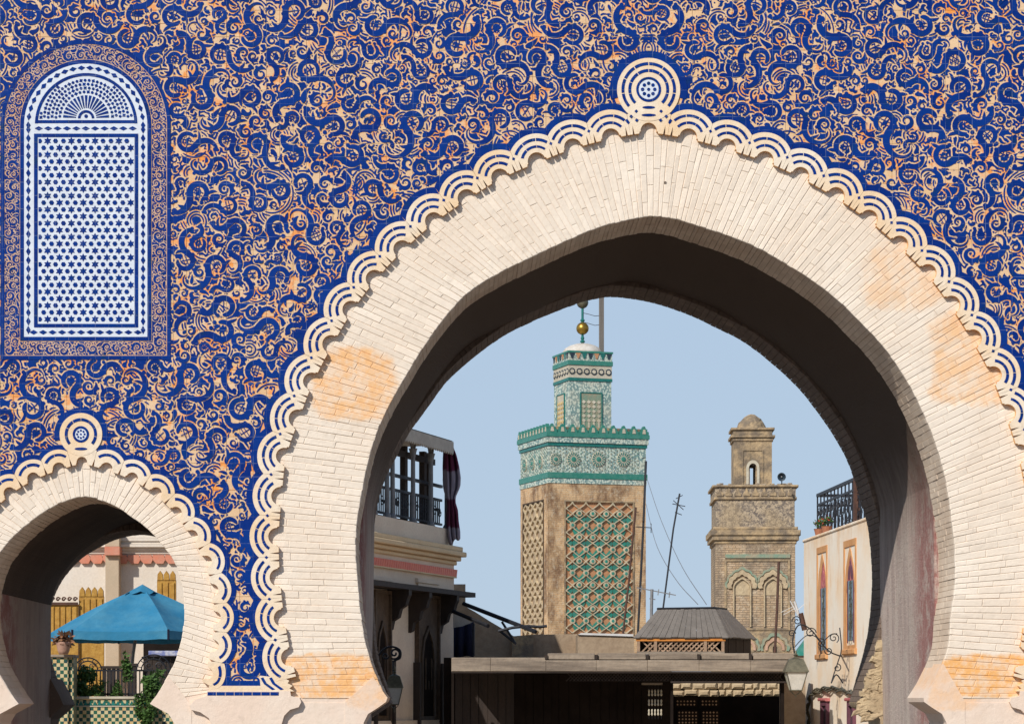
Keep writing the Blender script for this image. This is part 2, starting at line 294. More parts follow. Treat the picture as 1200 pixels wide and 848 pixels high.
class MB:
    def __init__(s): s.v = []; s.f = []
    def add(s, vs, fs):
        n = len(s.v); s.v.extend([tuple(v) for v in vs]); s.f.extend([tuple(i+n for i in f) for f in fs]); return s
    def box(s, fr, a0, a1, b0, b1, c0, c1, bev=0):
        p = fr.p
        if bev:
            q = bev
            vs = [p(a, b, c0) for a, b in ((a0, b0), (a1, b0), (a1, b1), (a0, b1))] + [p(a, b, c1-q) for a, b in ((a0, b0), (a1, b0), (a1, b1), (a0, b1))] + \
                 [p(a, b, c1) for a, b in ((a0+q, b0+q), (a1-q, b0+q), (a1-q, b1-q), (a0+q, b1-q))]
            return s.add(vs, [(3, 2, 1, 0), (8, 9, 10, 11)] + [(i, (i+1) % 4, 4+(i+1) % 4, 4+i) for i in range(4)] + [(4+i, 4+(i+1) % 4, 8+(i+1) % 4, 8+i) for i in range(4)])
        vs = [p(a, b, c) for c in (c0, c1) for a, b in ((a0, b0), (a1, b0), (a1, b1), (a0, b1))]
        return s.add(vs, [(3, 2, 1, 0), (4, 5, 6, 7)] + [(i, (i+1) % 4, 4+(i+1) % 4, 4+i) for i in range(4)])
    def prism(s, fr, poly, c0, c1):
        n = len(poly); vs = [fr.p(a, b, c0) for a, b in poly] + [fr.p(a, b, c1) for a, b in poly]
        return s.add(vs, [tuple(range(n))[::-1], tuple(range(n, 2*n))] + [(i, (i+1) % n, n+(i+1) % n, n+i) for i in range(n)])
    def ring(s, fr, A, B, c0, c1, closed=True):   # strip between two outlines with equal vertex counts
        n = len(A); vs = [fr.p(a, b, c1) for a, b in A] + [fr.p(a, b, c1) for a, b in B] + [fr.p(a, b, c0) for a, b in A] + [fr.p(a, b, c0) for a, b in B]
        fs = []
        for i in range(n if closed else n-1):
            j = (i+1) % n
            fs += [(i, j, n+j, n+i), (2*n+i, 2*n+j, j, i), (n+i, n+j, 3*n+j, 3*n+i)]
        if not closed: fs += [(0, n, 3*n, 2*n), (n-1, 2*n-1, 4*n-1, 3*n-1)]
        return s.add(vs, fs)
    def tube(s, pts, r, k=6, caps=True):
        pts = [Vector(p) for p in pts]; rs = r if isinstance(r, (list, tuple)) else [r]*len(pts)
        vs = []; up = None
        for i, p in enumerate(pts):
            t = (pts[min(i+1, len(pts)-1)]-pts[max(i-1, 0)]).normalized()
            if up is None: up = t.orthogonal().normalized()
            up = (up - t*up.dot(t)).normalized(); b = t.cross(up)
            vs += [p + (up*math.cos(2*math.pi*j/k)+b*math.sin(2*math.pi*j/k))*rs[i] for j in range(k)]
        fs = [(i*k+j, i*k+(j+1) % k, (i+1)*k+(j+1) % k, (i+1)*k+j) for i in range(len(pts)-1) for j in range(k)]
        if caps: fs += [tuple(range(k))[::-1], tuple(range((len(pts)-1)*k, len(pts)*k))]
        return s.add(vs, fs)
    def lathe(s, o, prof, k=16, axis=(0, 0, 1)):
        o = Vector(o); ax = Vector(axis).normalized(); u = ax.orthogonal().normalized(); v = ax.cross(u)
        vs = [o + ax*h + (u*math.cos(2*math.pi*j/k)+v*math.sin(2*math.pi*j/k))*r for r, h in prof for j in range(k)]
        n = len(prof)
        fs = [(i*k+j, i*k+(j+1) % k, (i+1)*k+(j+1) % k, (i+1)*k+j) for i in range(n-1) for j in range(k)]
        fs += [tuple(range(k))[::-1], tuple(range((n-1)*k, n*k))]
        return s.add(vs, fs)
    def leaves(s, c, rad, n, size, rnd=random):
        for _ in range(n):
            d = Vector((rnd.gauss(0, 1), rnd.gauss(0, 1), rnd.gauss(0, 1))).normalized()*(rnd.random()**.45)
            p = Vector(c)+Vector((d.x*rad[0], d.y*rad[1], d.z*rad[2]))
            a = Vector((rnd.gauss(0, 1), rnd.gauss(0, 1), rnd.gauss(0, 1))).normalized(); b = a.orthogonal().normalized()
            L = size*rnd.uniform(.6, 1.3); 
            s.add([p, p+a*L*.5+b*L*.28, p+a*L, p+a*L*.5-b*L*.28], [(0, 1, 2, 3)])
        return s
    def build(s, name, mat, parent=None, smooth=False, kind=None, label=None):
        me = bpy.data.meshes.new(name)
        off = Vector(parent.matrix_world.translation) if parent else Vector((0, 0, 0))
        if parent:
            q = parent; off = Vector((0, 0, 0))
            while q: off += q.location; q = q.parent
        if s.v:
            arr = np.array(s.v, dtype=float)-np.array(off)
            me.from_pydata(arr.tolist(), [], s.f)
        if s.v and len(s.f) > 1 and len(s.f) < 60000 and name not in ('leaves', 'foliage', 'flowers', 'dry_leaves'):
            bm = bmesh.new(); bm.from_mesh(me); bmesh.ops.recalc_face_normals(bm, faces=bm.faces); bm.to_mesh(me); bm.free()
        if smooth: me.polygons.foreach_set('use_smooth', [True]*len(me.polygons))
        me.materials.append(M[mat] if isinstance(mat, str) else mat)
        o = bpy.data.objects.new(name, me); COL.objects.link(o)
        if parent: o.parent = parent
        if kind: o['kind'] = kind
        if label: o['label'] = label
        return o
def thing(name, label, cat, loc, group=None):
    o = bpy.data.objects.new(name, None); COL.objects.link(o); o.location = loc; o.empty_display_size = .3
    o['label'] = label; o['category'] = cat
    if group: o['group'] = group
    return o
def tag(o, label, cat, group=None):
    o['label'] = label; o['category'] = cat
    if group: o['group'] = group
    # move the origin of a one-mesh thing to its base
    me = o.data; n = len(me.vertices); co = np.empty(n*3); me.vertices.foreach_get('co', co); co = co.reshape(-1, 3)
    base = np.array([(co[:, 0].min()+co[:, 0].max())/2, (co[:, 1].min()+co[:, 1].max())/2, co[:, 2].min()])
    me.vertices.foreach_set('co', (co-base).ravel()); o.location = Vector(o.location)+Vector(base)
    return o
def catmull(P_, n=8):
    P_ = np.array(P_, float); E = np.vstack([2*P_[0]-P_[1], P_, 2*P_[-1]-P_[-2]]); out = []
    for i in range(len(P_)-1):
        p0, p1, p2, p3 = E[i:i+4]
        for t in np.linspace(0, 1, n, endpoint=False):
            out.append(.5*((2*p1)+(-p0+p2)*t+(2*p0-5*p1+4*p2-p3)*t*t+(-p0+3*p1-3*p2+p3)*t**3))
    out.append(P_[-1]); return np.array(out)
class Curve:                                   # param = index along control points
    def __init__(s, pts): s.P = np.array(pts, float); s.n = 24; s.c = catmull(s.P, s.n)
    def at(s, a):
        x = np.clip(a, 0, len(s.P)-1)*s.n; i = int(min(math.floor(x), len(s.c)-2)); f = x-i
        p = s.c[i]*(1-f)+s.c[i+1]*f
        ext = a-np.clip(a, 0, len(s.P)-1)
        t = s.c[min(i+3, len(s.c)-1)]-s.c[max(i-2, 0)]
        if ext: p = p+ext*s.n*(s.c[i+1]-s.c[i])
        return p, t/np.linalg.norm(t)
    def length(s): return np.linalg.norm(np.diff(s.c, axis=0), axis=1).sum()

# ================================================================= THE SETTING: ground
MB().add([(-700, -300, 0), (700, -300, 0), (700, 3000, 0), (-700, 3000, 0)], [(0, 1, 2, 3)]).build('ground', 'ground', kind='structure')

MB().box(Frame((0, 0, 0), (1, 0, 0), (0, 1, 0), (0, 0, 1)), -30, 30, 30.2, 130, -.1, .02).build('bounce_paving', 'lane', kind='structure')  # unseen pale slab added to bounce light onto the shaded house
# ================================================================= CITY GATE
gate = thing('city_gate', 'great horseshoe gate of blue arabesque tile and limewashed brick', 'gate', (GX, D, 0))
PAIRS = [((341, 818), (452, 818)), ((329.6, 772), (433, 770)), ((321, 725), (424, 728)), ((316, 677), (419, 680)), ((314.4, 628), (416.5, 634)),
 ((318, 580), (421, 592)), ((323.6, 532), (430, 545)), ((339, 486.6), (442, 505)), ((356, 442.5), (458, 470)), ((379, 398), (477, 437)),
 ((403, 357), (500, 400)), ((431, 320), (524, 368)), ((464, 284.6), (551, 340)), ((502, 251), (583, 320)), ((541, 223.6), (615, 304)),
 ((581, 199), (645, 290)), ((625, 179.5), (678, 275)), ((668, 163), (707, 264)), ((713.6, 151), (735, 257)), ((760, 144), (762, 252.5)),
 ((808.7, 151), (790, 255)), ((854.7, 163), (820, 264)), ((900, 178), (855, 275.5)), ((942.5, 197), (888, 289)), ((985, 221), (920, 307)),
 ((1024.5, 248), (952, 327)), ((1061, 279), (982, 350)), ((1095, 313), (1011, 378)), ((1123.6, 351), (1038, 408)), ((1149, 391), (1062, 442)),
 ((1173, 435), (1082, 481)), ((1190, 480.5), (1099, 523)), ((1205, 528), (1110, 565)), ((1215, 578), (1116, 606)), ((1219, 628), (1120, 645)),
 ((1218, 677), (1120, 685)), ((1213, 725), (1115.5, 722)), ((1205, 772), (1110, 765)), ((1192, 818), (1086, 818))]
SM_R = [((96, 535), (98, 581)), ((127, 542), (117, 585)), ((158, 554), (136, 593.5)), ((187, 572), (156, 606.5)), ((211.5, 596), (174, 621)), ((231, 624), (189, 637)),
 ((248, 655), (203, 656)), ((256, 690), (212, 682)), ((259, 723), (215.5, 712)), ((256.5, 757), (213, 742)), ((249, 791), (202, 780)), ((240, 812), (177, 823))]
SMALL = [((194-e[0], e[1]), (196-i[0], i[1])) for e, i in SM_R[:0:-1]] + SM_R
mainE = Curve([p[0] for p in PAIRS]); mainI = Curve([p[1] for p in PAIRS])
smE = Curve([p[0] for p in SMALL]); smI = Curve([p[1] for p in SMALL])
GF = Frame((0, D, 0), (1, 0, 0), (0, 0, 1), (0, -1, 0))
def pxf(depth):                                # frame in wall pixels: x right, y down
    class Fp:
        def p(s, a, b, c=0.0): return Vector(G(a, b, depth-c))
    return Fp()
GP = pxf(0.0)
def offs(c, d):                                # offset outline outward (left of travel = outside for our direction)
    c = np.array(c); t = np.gradient(c, axis=0); t /= np.linalg.norm(t, axis=1)[:, None]
    return c + np.stack([t[:, 1], -t[:, 0]], 1)*d
def jamb(curve, lx, rx):
    c = curve.tolist()
    l = [(lx, 1062), (lx, 850), (lx+3, 838), (lx+14, 829)]; r = [(rx-14, 829), (rx-3, 838), (rx, 850), (rx, 1062)]
    return l+c+r
front_main = jamb(mainI.c, 424, 1112); front_sm = jamb(smI.c, -9, 205)
# rear outlines: traced in the picture, carried back to their own depth
KB = .831; T = 5.08; T1 = 4.24; T0 = .95
def back(pts): return [(VX+(x-VX)/KB, VY+(y-VY)/KB) for x, y in pts]
RB = [(460, 818), (450, 791), (443, 765), (440, 735), (438, 690), (438, 650), (439, 614), (443.5, 587), (452, 560), (465, 534.7), (480.6, 506), (501.4, 477.6), (524.7, 446.4), (560, 415.3), (590, 394), (617.5, 380),
      (640, 370), (676.8, 356), (701, 350), (720, 348.5), (747, 351.6), (778, 359), (808.7, 370), (830, 380), (868, 399), (900, 422.5), (934, 453.6), (965, 493), (987.7, 530), (1000.5, 561), (1008, 587), (1015, 610),
      (1019, 635), (1021.5, 673), (1020, 711), (1015.6, 746), (1007, 781), (995, 822)]
rearI = Curve(back(RB)); 
SB = [(86, 824), (79, 814), (67, 793), (59, 763.7), (57, 731.6), (63, 702), (76, 676), (96.5, 654), (117, 641), (140, 631), (166, 626.5)]
SB = SB + [(332-x, y) for x, y in SB[-2::-1]]
rearS = Curve(back(SB))
def rjamb(c): c = c.c.tolist(); a = c[0][0]-34; b = c[-1][0]+32; return [(a, 1062), (a, 846), (a+4, 836), (a+16, 829)]+c+[(b-16, 829), (b-4, 836), (b, 846), (b, 1062)]
def chamber(I, xl, xr, add):
    c = offs(I.c, 1.0); ok = [p for p in offs(I.c, add) if p[1] < 560+0*p[0]] if I is mainI else [p for p in offs(I.c, add*.6) if p[1] < 690]
    ok = [(min(max(x, xl), xr), y) for x, y in ok]
    return [(xl, 1062)]+ok+[(xr, 1062)]
ch_main = chamber(mainI, 414, 1120.5, 5); ch_sm = chamber(smI, -24, 219, 8)
def slab(outl_s, outl_m, d0, d1, name, mat, topy=-280, x0=-900, x1=2100):
    poly = [(x0, 1062)]+[tuple(p) for p in outl_s]+[tuple(p) for p in outl_m]+[(x1, 1062), (x1, topy), (x0, topy)]
    mb = MB(); n = len(poly); fr = pxf(0)
    mb.add([fr.p(a, b, -d0) for a, b in poly]+[fr.p(a, b, -d1) for a, b in poly], [tuple(range(n)), tuple(range(n, 2*n))[::-1]]+[(i, (i+1) % n, n+(i+1) % n, n+i) for i in range(n)])
    o = mb.build(name, mat, gate); return o
def grow(o, d): # push the curved part of an outline outward
    a = np.array(o); core = offs(a[4:-4], d).tolist(); l = (a[:4]-np.array([d, 0])).tolist(); r = (a[-4:]+np.array([d, 0])).tolist(); return l+core+r
slab(grow(front_sm, 3), grow(front_main, 3), .053, T0, 'front_wall', 'limeplain')
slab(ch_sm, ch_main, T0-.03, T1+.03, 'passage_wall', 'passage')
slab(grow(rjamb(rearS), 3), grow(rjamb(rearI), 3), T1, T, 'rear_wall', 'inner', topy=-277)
# lining with shade put into its colour (thin skin just inside the passage wall)
def shade_lining(outl, ymax, name):
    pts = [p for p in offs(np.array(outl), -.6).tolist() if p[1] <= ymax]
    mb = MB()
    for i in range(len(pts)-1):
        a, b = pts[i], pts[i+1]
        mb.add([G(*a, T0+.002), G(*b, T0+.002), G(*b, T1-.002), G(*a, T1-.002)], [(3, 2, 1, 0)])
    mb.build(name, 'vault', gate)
shade_lining(ch_sm, 1062, 'vault_shade_lining')

# ---- bricks of the rings
def frustum(mb, q, df, db, bev, ins, jit=.0):
    """q: 4 px corners; front at depth df, side walls to db"""
    q = np.array(q, float); c = q.mean(0)
    d = q-c; L = np.linalg.norm(d, axis=1)[:, None]
    qi = []
    for i in range(4):                         # inset along both edges
        e1 = q[(i+1) % 4]-q[i]; e2 = q[i-1]-q[i]
        qi.append(q[i]+e1/np.linalg.norm(e1)*ins+e2/np.linalg.norm(e2)*ins)
    tilt = [random.uniform(-jit, jit) for _ in range(4)]
    vs = [G(*p, db) for p in q]+[G(*p, df+bev) for p in q]+[G(*qi[i], df+tilt[i]) for i in range(4)]
    mb.add(vs, [(8, 9, 10, 11)]+[(i, (i+1) % 4, 4+(i+1) % 4, 4+i) for i in range(4)]+[(4+i, 4+(i+1) % 4, 8+(i+1) % 4, 8+i) for i in range(4)])
def ring_bricks(E, I, ext, df, dback, course, blen, gap, jit, ragged=.8, bev=.007, y_stop=None, roughside=False, layers=None):
    """returns list of (area, MB) front bricks and a list of MB for reveal bricks"""
    n = len(E.P)-1; cum = [0]; K = 400
    for k in range(K):
        p0, _ = E.at(n*k/K); p1, _ = E.at(n*(k+1)/K); q0, _ = I.at(n*k/K); q1, _ = I.at(n*(k+1)/K)
        cum.append(cum[-1]+.5*(np.linalg.norm(p1-p0)+np.linalg.norm(q1-q0)))
    cum = np.array(cum); nc = int(cum[-1]/course)
    bounds = np.interp(np.linspace(0, cum[-1], nc+1)+np.concatenate([[0], rng.uniform(-.16, .16, nc-1)*course, [0]]), cum, np.linspace(0, n, K+1))
    fronts = []; rev = []
    for k in range(nc):
        a0, a1 = bounds[k], bounds[k+1]
        e0, _ = E.at(a0); e1, _ = E.at(a1); i0, _ = I.at(a0); i1, _ = I.at(a1)
        d0 = (e0-i0)/np.linalg.norm(e0-i0); d1 = (e1-i1)/np.linalg.norm(e1-i1)
        e0 = e0+d0*ext; e1 = e1+d1*ext
        g = gap*.5; rj = random.uniform(-ragged, ragged)
        i0 = i0-d0*rj; i1 = i1-d1*rj
        Ln = np.linalg.norm(e0-i0)
        cuts = [0.0]; first = blen*(.5 if k % 2 else 1.0)*random.uniform(.7, 1.15); t = first
        while t < Ln-blen*.35: cuts.append(t/Ln); t += blen*random.uniform(.8, 1.2)
        cuts.append(1.0)
        t0v = (i1-i0)/np.linalg.norm(i1-i0); t1v = (e1-e0)/np.linalg.norm(e1-e0)
        for j in range(len(cuts)-1):
            s0, s1 = cuts[j], cuts[j+1]
            A0 = i0+(e0-i0)*s0; B0 = i1+(e1-i1)*s0; A1 = i0+(e0-i0)*s1; B1 = i1+(e1-i1)*s1
            gs = 0 if j == 0 else g*.4
            A0 = A0+d0*gs+t0v*g; B0 = B0+d1*gs-t0v*g; A1 = A1-d0*g*.4+t1v*g; B1 = B1-d1*g*.4-t1v*g
            q = [p+rng.uniform(-.16, .16, 2) for p in (A0, B0, B1, A1)]
            mb = MB(); frustum(mb, q, df+random.uniform(-.0025, .0025), df+.05, bev, .7, jit); fronts.append((np.linalg.norm(A1-A0)*np.linalg.norm(B0-A0), mb, q))
        # reveal: two or three bricks through the depth
        nd = 3 if k % 2 else 2; dd = np.linspace(df+.05, dback, nd+1)
        if k % 2: dd[1:-1] += random.uniform(-.05, .05)
        for j in range(nd):
            rr = random.uniform(-.6, .6)*(ragged+.1)+rj
            w0 = i0+d0*rj-d0*rr*1.0; w1 = i1+d1*rj-d1*rr*1.0
            a = w0+t0v*g; b = w1-t0v*g; A = a+d0*6; B = b+d1*6
            y0 = dd[j]+(.004 if j else 0); y1 = dd[j+1]-.004; m2 = MB()
            bv = .35
            vs = [G(*(a+d0*bv), y0), G(*(b+d1*bv), y0), G(*(b+d1*bv), y1), G(*(a+d0*bv), y1), G(*(a+t0v*bv), y0+.006), G(*(b-t0v*bv), y0+.006), G(*(b-t0v*bv), y1-.006), G(*(a+t0v*bv), y1-.006), G(*A, y0), G(*B, y0), G(*B, y1), G(*A, y1)]
            m2.add(vs, [(7, 6, 5, 4)]+[(i+4, 4+(i+1) % 4, (i+1) % 4, i) for i in range(4)]+[(i, (i+1) % 4, 8+(i+1) % 4, 8+i) for i in range(4)]+[(8, 9, 10, 11)])
            rev.append((i0, m2))
    return fronts, rev
fm, rm_ = ring_bricks(mainE, mainI, 9, .046, T0, 7.5, 37, .26, .0018, .35, bev=.004)
fs_, rs_ = ring_bricks(smE, smI, 7, .046, T0, 7.0, 31, .26, .0016, .45, bev=.004)
allb = fm+fs_
vis = [b for b in allb if -5 < np.mean([p[0] for p in b[2]]) < 1205]
vis.sort(key=lambda b: -b[0]); ids = set(id(b[1]) for b in vis[:295])
rest = MB()
for b in allb:
    if id(b[1]) in ids: b[1].build('brick', 'lime', gate)
    else: rest.add(b[1].v, b[1].f)
rest.build('brickwork', 'lime', gate, kind='stuff')
rest = MB(); 
for p, m2 in rm_+rs_: rest.add(m2.v, m2.f)
rest.build('reveal_brickwork', 'reveal', gate, kind='stuff')
# rear ring
rearE = Curve(offs(rearI.P, 30)); rearSE = Curve(offs(rearS.P, 30))
fr1, rr1 = ring_bricks(rearE, rearI, 0, T1-.02, T, 9.5, 30, .35, .006, .18)
fr2, rr2 = ring_bricks(rearSE, rearS, 0, T1-.02, T, 9.5, 30, .35, .006, .18)
rest = MB()
for t_ in fr1+fr2: rest.add(t_[1].v, t_[1].f)
for p, m2 in rr1+rr2: rest.add(m2.v, m2.f)
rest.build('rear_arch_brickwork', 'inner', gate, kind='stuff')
# crumbled stones on the right foot of the rear ring
for i in range(110):
    yy = random.uniform(752, 842); f = (yy-752)/90
    xx = random.uniform(1034-36*min(f*1.15, 1)+4, 1034)
    c = P(xx, yy, D+T1-.03); mb = MB(); r = random.uniform(.02, .055)
    A_, B_, C_ = r*random.uniform(.8, 1.7), r*random.uniform(.45, .8), r*.45; fr_ = Frame(c, (1, 0, random.uniform(-.5, .5)), (random.uniform(-.3, .3), 0, 1), (random.uniform(-.4, .4), -1, .2))
    mb.box(fr_, -A_, A_, -B_, B_, -C_, C_, r*.22); mb.v = [tuple(q+random.uniform(-.22, .22)*r for q in v) for v in mb.v]; mb.build('stone', 'stonewall', gate)
# impost blocks (flared plaster corbels at the springing, front ring)
def corbel(pts, d0, d1, mat='limeplain'):
    MB().prism(GP, pts, -d1, -d0).build('impost', mat, gate)
corbel([(404, 822), (437, 792), (446, 806), (454, 817), (452, 822), (442, 829), (431, 836), (426, 846), (424, 870), (404, 870)], .040, T0)
corbel([(1132, 822), (1106, 776), (1094, 800), (1083, 817), (1084, 822), (1094, 829), (1105, 836), (1110, 846), (1112, 870), (1132, 870)], .040, T0)
corbel([(224, 826), (197, 792), (186, 810), (175, 824), (186, 830), (197, 836), (203, 846), (205, 870), (224, 870)], .040, T0)
corbel([(-28, 826), (-1, 792), (10, 810), (21, 824), (10, 830), (-1, 836), (-7, 846), (-9, 870), (-28, 870)], .040, T0)
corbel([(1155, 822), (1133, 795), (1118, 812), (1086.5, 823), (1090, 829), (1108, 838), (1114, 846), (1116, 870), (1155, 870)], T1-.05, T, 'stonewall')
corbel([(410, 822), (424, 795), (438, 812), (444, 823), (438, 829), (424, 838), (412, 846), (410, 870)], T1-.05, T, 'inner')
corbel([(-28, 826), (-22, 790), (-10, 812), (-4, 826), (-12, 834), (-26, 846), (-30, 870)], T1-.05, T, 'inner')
# plaster panel of the piers below the springing
for x0, x1 in ((330, 424), (1112, 1240), (204.5, 250)):
    MB().box(Frame((0, D, 0), (1, 0, 0), (0, 0, 1), (0, -1, 0)), (x0-VX)/S, (x1-VX)/S, 0, EYE+(VY-823)/S, -.3, -.044).build('pier_plaster', 'limeplain', gate)

# ---- tile bodies
import itertools
def inside(poly, X, Y):
    poly = np.array(poly); x0 = poly[:, 0]; y0 = poly[:, 1]; x1 = np.roll(x0, -1); y1 = np.roll(y0, -1); r = np.zeros(X.shape, bool)
    for a, b, c, d in zip(x0, y0, x1, y1):
        if b == d: continue
        k = ((b > Y) != (d > Y)) & (X < (c-a)*(Y-b)/(d-b)+a); r ^= k
    return r
def raster(poly):
    poly = np.array(poly, float); acc = np.zeros(occ.shape, np.int8); H_, W_ = occ.shape
    for (a, b), (c, d) in zip(poly, np.roll(poly, -1, 0)):
        b2, d2 = (b-GY0)*RES, (d-GY0)*RES
        if b2 == d2: continue
        r0, r1 = int(np.ceil(min(b2, d2))), int(np.ceil(max(b2, d2)))
        r = np.arange(max(r0, 0), min(r1, H_))
        if len(r) == 0: continue
        cx = np.clip(np.ceil(((a+(c-a)*(r-b2)/(d2-b2))-GX0)*RES), 0, W_-1).astype(int)
        acc[r, cx] ^= 1
    return np.bitwise_xor.accumulate(acc, axis=1).astype(bool)
def zone(E, v):
    c = offs(E.c, v).tolist(); return [(c[0][0], 1200)]+c+[(c[-1][0], 1200)]
tx = np.arange(-17, 93)*T_PX+TX0; ty = np.arange(-10, 55)*T_PX+TY0
X, Y = np.meshgrid(tx+T_PX/2, ty+T_PX/2)
drop = inside(zone(mainE, 12), X, Y) | inside(zone(smE, 10), X, Y) | (Y > 812) 
PANEL = lambda hw, yb, n=40: [(100.5-hw, yb)]+[(100.5-hw*math.cos(a), 147-hw*math.sin(a)) for a in np.linspace(0, math.pi, n)]+[(100.5+hw, yb)]
drop |= inside(PANEL(86, 408), X, Y)
cand = [(x, y) for x, y, d in zip(X.ravel(), Y.ravel(), drop.ravel()) if not d]
def tile_mb(mb, x, y):
    h = T_PX/2-.14; d = random.uniform(0, .002)
    q = [(x-h, y-h), (x+h, y-h), (x+h, y+h), (x-h, y+h)]; frustum(mb, q, d, .05, .0015, .2, .0005)
order = sorted(cand, key=lambda p: abs(p[0]-560)+2.2*abs(p[1]-60) if p[1] > 0 else 9e9)
chosen = set(order[:295]); rest = MB()
for p in cand:
    if p in chosen: mb = MB(); tile_mb(mb, *p); mb.build('tile', 'tile', gate)
    else: tile_mb(rest, *p)
rest.build('tiling', 'tile', gate, kind='stuff')
# the bed behind the tiles, and the plainly tiled wall past the frame
bed = MB()
def bedpoly(poly, c): bed.prism(GP, poly, -c-.02, -c)
zm = offs(mainE.c, 6).tolist(); zs = offs(smE.c, 5).tolist()
poly = [(-900, 825)]+[tuple(p) for p in zs if p[0] < 400]+[(245, 815), (336, 815)]+[tuple(p) for p in zm]+[(1195, 825), (2100, 825), (2100, -278), (-900, -278)]
bed.add([GP.p(a, b, -.012) for a, b in poly]+[GP.p(a, b, -.056) for a, b in poly], [tuple(range(len(poly)))]+[(i, (i+1) % len(poly), len(poly)+(i+1) % len(poly), len(poly)+i) for i in range(len(poly))])
bed.build('tile_bed', 'tile', gate)

# ---- arabesque glaze: packed scroll motifs
RES = 2; GX0, GY0, GX1, GY1 = -250, -130, 1440, 822
occ = np.zeros(((GY1-GY0)*RES, (GX1-GX0)*RES), bool)
yy, xx = np.mgrid[0:occ.shape[0], 0:occ.shape[1]]; XX = xx/RES+GX0; YY = yy/RES+GY0
for poly in (zone(mainE, 24.5), zone(smE, 17), PANEL(97.5, 419.5)): occ |= raster(poly)
occ |= (XX-760)**2+(YY-105.4)**2 < 40**2; occ |= (XX-95)**2+(YY-508.8)**2 < 28**2
occ |= YY > 806
def integ(kap, L, n, th0=0.0):
    ds = L/n; th = th0+np.concatenate([[0], np.cumsum(kap(np.linspace(0, 1, n))*ds)]); 
    return np.stack([np.concatenate([[0], np.cumsum(np.cos(th[:-1])*ds)]), np.concatenate([[0], np.cumsum(np.sin(th[:-1])*ds)])], 1)
def circ(c, r, n=10):
    a = np.linspace(0, 2*math.pi, n, endpoint=False); return ('disc', np.array(c), r)
U = lambda a, b: rng.uniform(a, b)
def m_spalm(sz):
    r = sz; ang = U(.60, .84)*2*math.pi; L1 = r*ang; r2 = r*U(1.2, 2.0); L2 = r2*U(1.5, 2.5)+r*.6; L = L1+L2; n = 44
    f1 = L1/L
    def kap(t): return np.where(t < f1, 1/(r*(1+.12*t)), np.clip(1/r-(t-f1)*L/(r*r)*1.6, -1/r2, 1/r))
    p = integ(kap, L, n); t = np.linspace(0, 1, n+1); w = sz*U(.27, .35)
    hw = w*np.interp(t, [0, .05, .25, f1*.8, f1+.1, .85, .95, 1], [.35, .8, 1.0, 1.05, 1.3, 1.15, .8, .5])
    st = [('rib', p, hw)]
    c = np.array([0, r]); hole = r-w*1.0
    b0 = U(1.7, 3.0)
    for k in range(random.choice((3, 4, 5))):
        a = b0+k*.60; d = np.array([math.cos(a), math.sin(a)]); st.append(('disc', c+d*(r*1.04+w*.85), w*.80))
    for fr_i, sg in ((f1+.16, 1), (f1+.30, -1), (.30*f1, -1)):        # pointed leaflets springing from the stem
        if random.random() < .25: continue
        i = int(n*min(fr_i, .93)); tg = p[i+1]-p[i]; th = math.atan2(tg[1], tg[0])+sg*U(.5, .8); ln = sz*U(.9, 1.35)
        q = integ(lambda t_: sg*U(.5, 1.2)/sz*np.ones_like(t_), ln, 8, th)+p[i]+np.array([-tg[1], tg[0]])/np.linalg.norm(tg)*sg*w*.6
        st.append(('rib', q, w*np.interp(np.linspace(0, 1, len(q)), [0, .35, .7, 1], [.35, .62, .45, .04])))
    tn = p[-1]-p[-2]; tn = tn/np.linalg.norm(tn); nn = np.array([-tn[1], tn[0]])
    e = random.random()
    if e < .55: st.append(('disc', p[-1]-tn*w*.2-nn*w*.9, w*1.0)); st.append(('disc', p[-1]+tn*w*.3+nn*w*.1, w*.75))
    else:
        q = integ(lambda t_: -1/(r2*(.7-.3*t_)), r2*1.3, 12, math.atan2(tn[1], tn[0]))+p[-1]
        st.append(('rib', q, w*np.interp(np.linspace(0, 1, len(q)), [0, .5, 1], [.6, .45, .05])))
        st.append(('disc', p[-4]+nn*w*1.3, w*.8))
    a0 = U(0, 3)
    for da in (0, U(1.1, 1.7)):
        for o in ((-1, 1) if random.random() < .6 else (0,)):
            d = np.array([math.cos(a0+da), math.sin(a0+da)]); e_ = np.array([-d[1], d[0]])*o*hole*.28
            st.append(('thin', np.array([c+e_-d*hole, c+e_*1.15, c+e_+d*hole]), .5))
    return st
def m_curl(sz):
    turns = U(1.0, 1.4)*2*math.pi; n = 26; r0 = sz; L = turns*sz*.62
    def kap(t): return (1/(r0*(1.05-.66*t)))
    p = integ(kap, L, n); t = np.linspace(0, 1, n+1)
    hw = sz*.27*np.interp(t, [0, .15, .4, .7, 1], [.2, 1.0, 1.2, .7, .3])
    st = [('rib', p, hw), ('disc', p[-1], sz*.13)]
    i = int(n*.3); tn = p[i+1]-p[i]; tn /= np.linalg.norm(tn); st.append(('disc', p[i]+np.array([tn[1], -tn[0]])*sz*.34, sz*.24))
    j = int(n*.18); tn = p[j+1]-p[j]; tn /= np.linalg.norm(tn); st.append(('disc', p[j]+np.array([tn[1], -tn[0]])*sz*.28, sz*.2))
    return st
def m_ring(sz):
    n = 16; a = np.linspace(0, 2*math.pi*.93, n); p = np.stack([np.cos(a), np.sin(a)], 1)*sz
    st = [('rib', p, np.full(n, sz*.30)*np.interp(np.linspace(0, 1, n), [0, .3, .8, 1], [.6, 1.1, 1, .4]))]
    for k in range(3):
        b = 2.4+k*.7; st.append(('disc', np.array([math.cos(b), math.sin(b)])*sz*1.25, sz*.26))
    d = np.array([math.cos(1.), math.sin(1.)])*sz*.7; st.append(('thin', np.array([-d, d*0, d]), .45)); d = np.array([-d[1], d[0]]); st.append(('thin', np.array([-d, d*0, d]), .45))
    return st
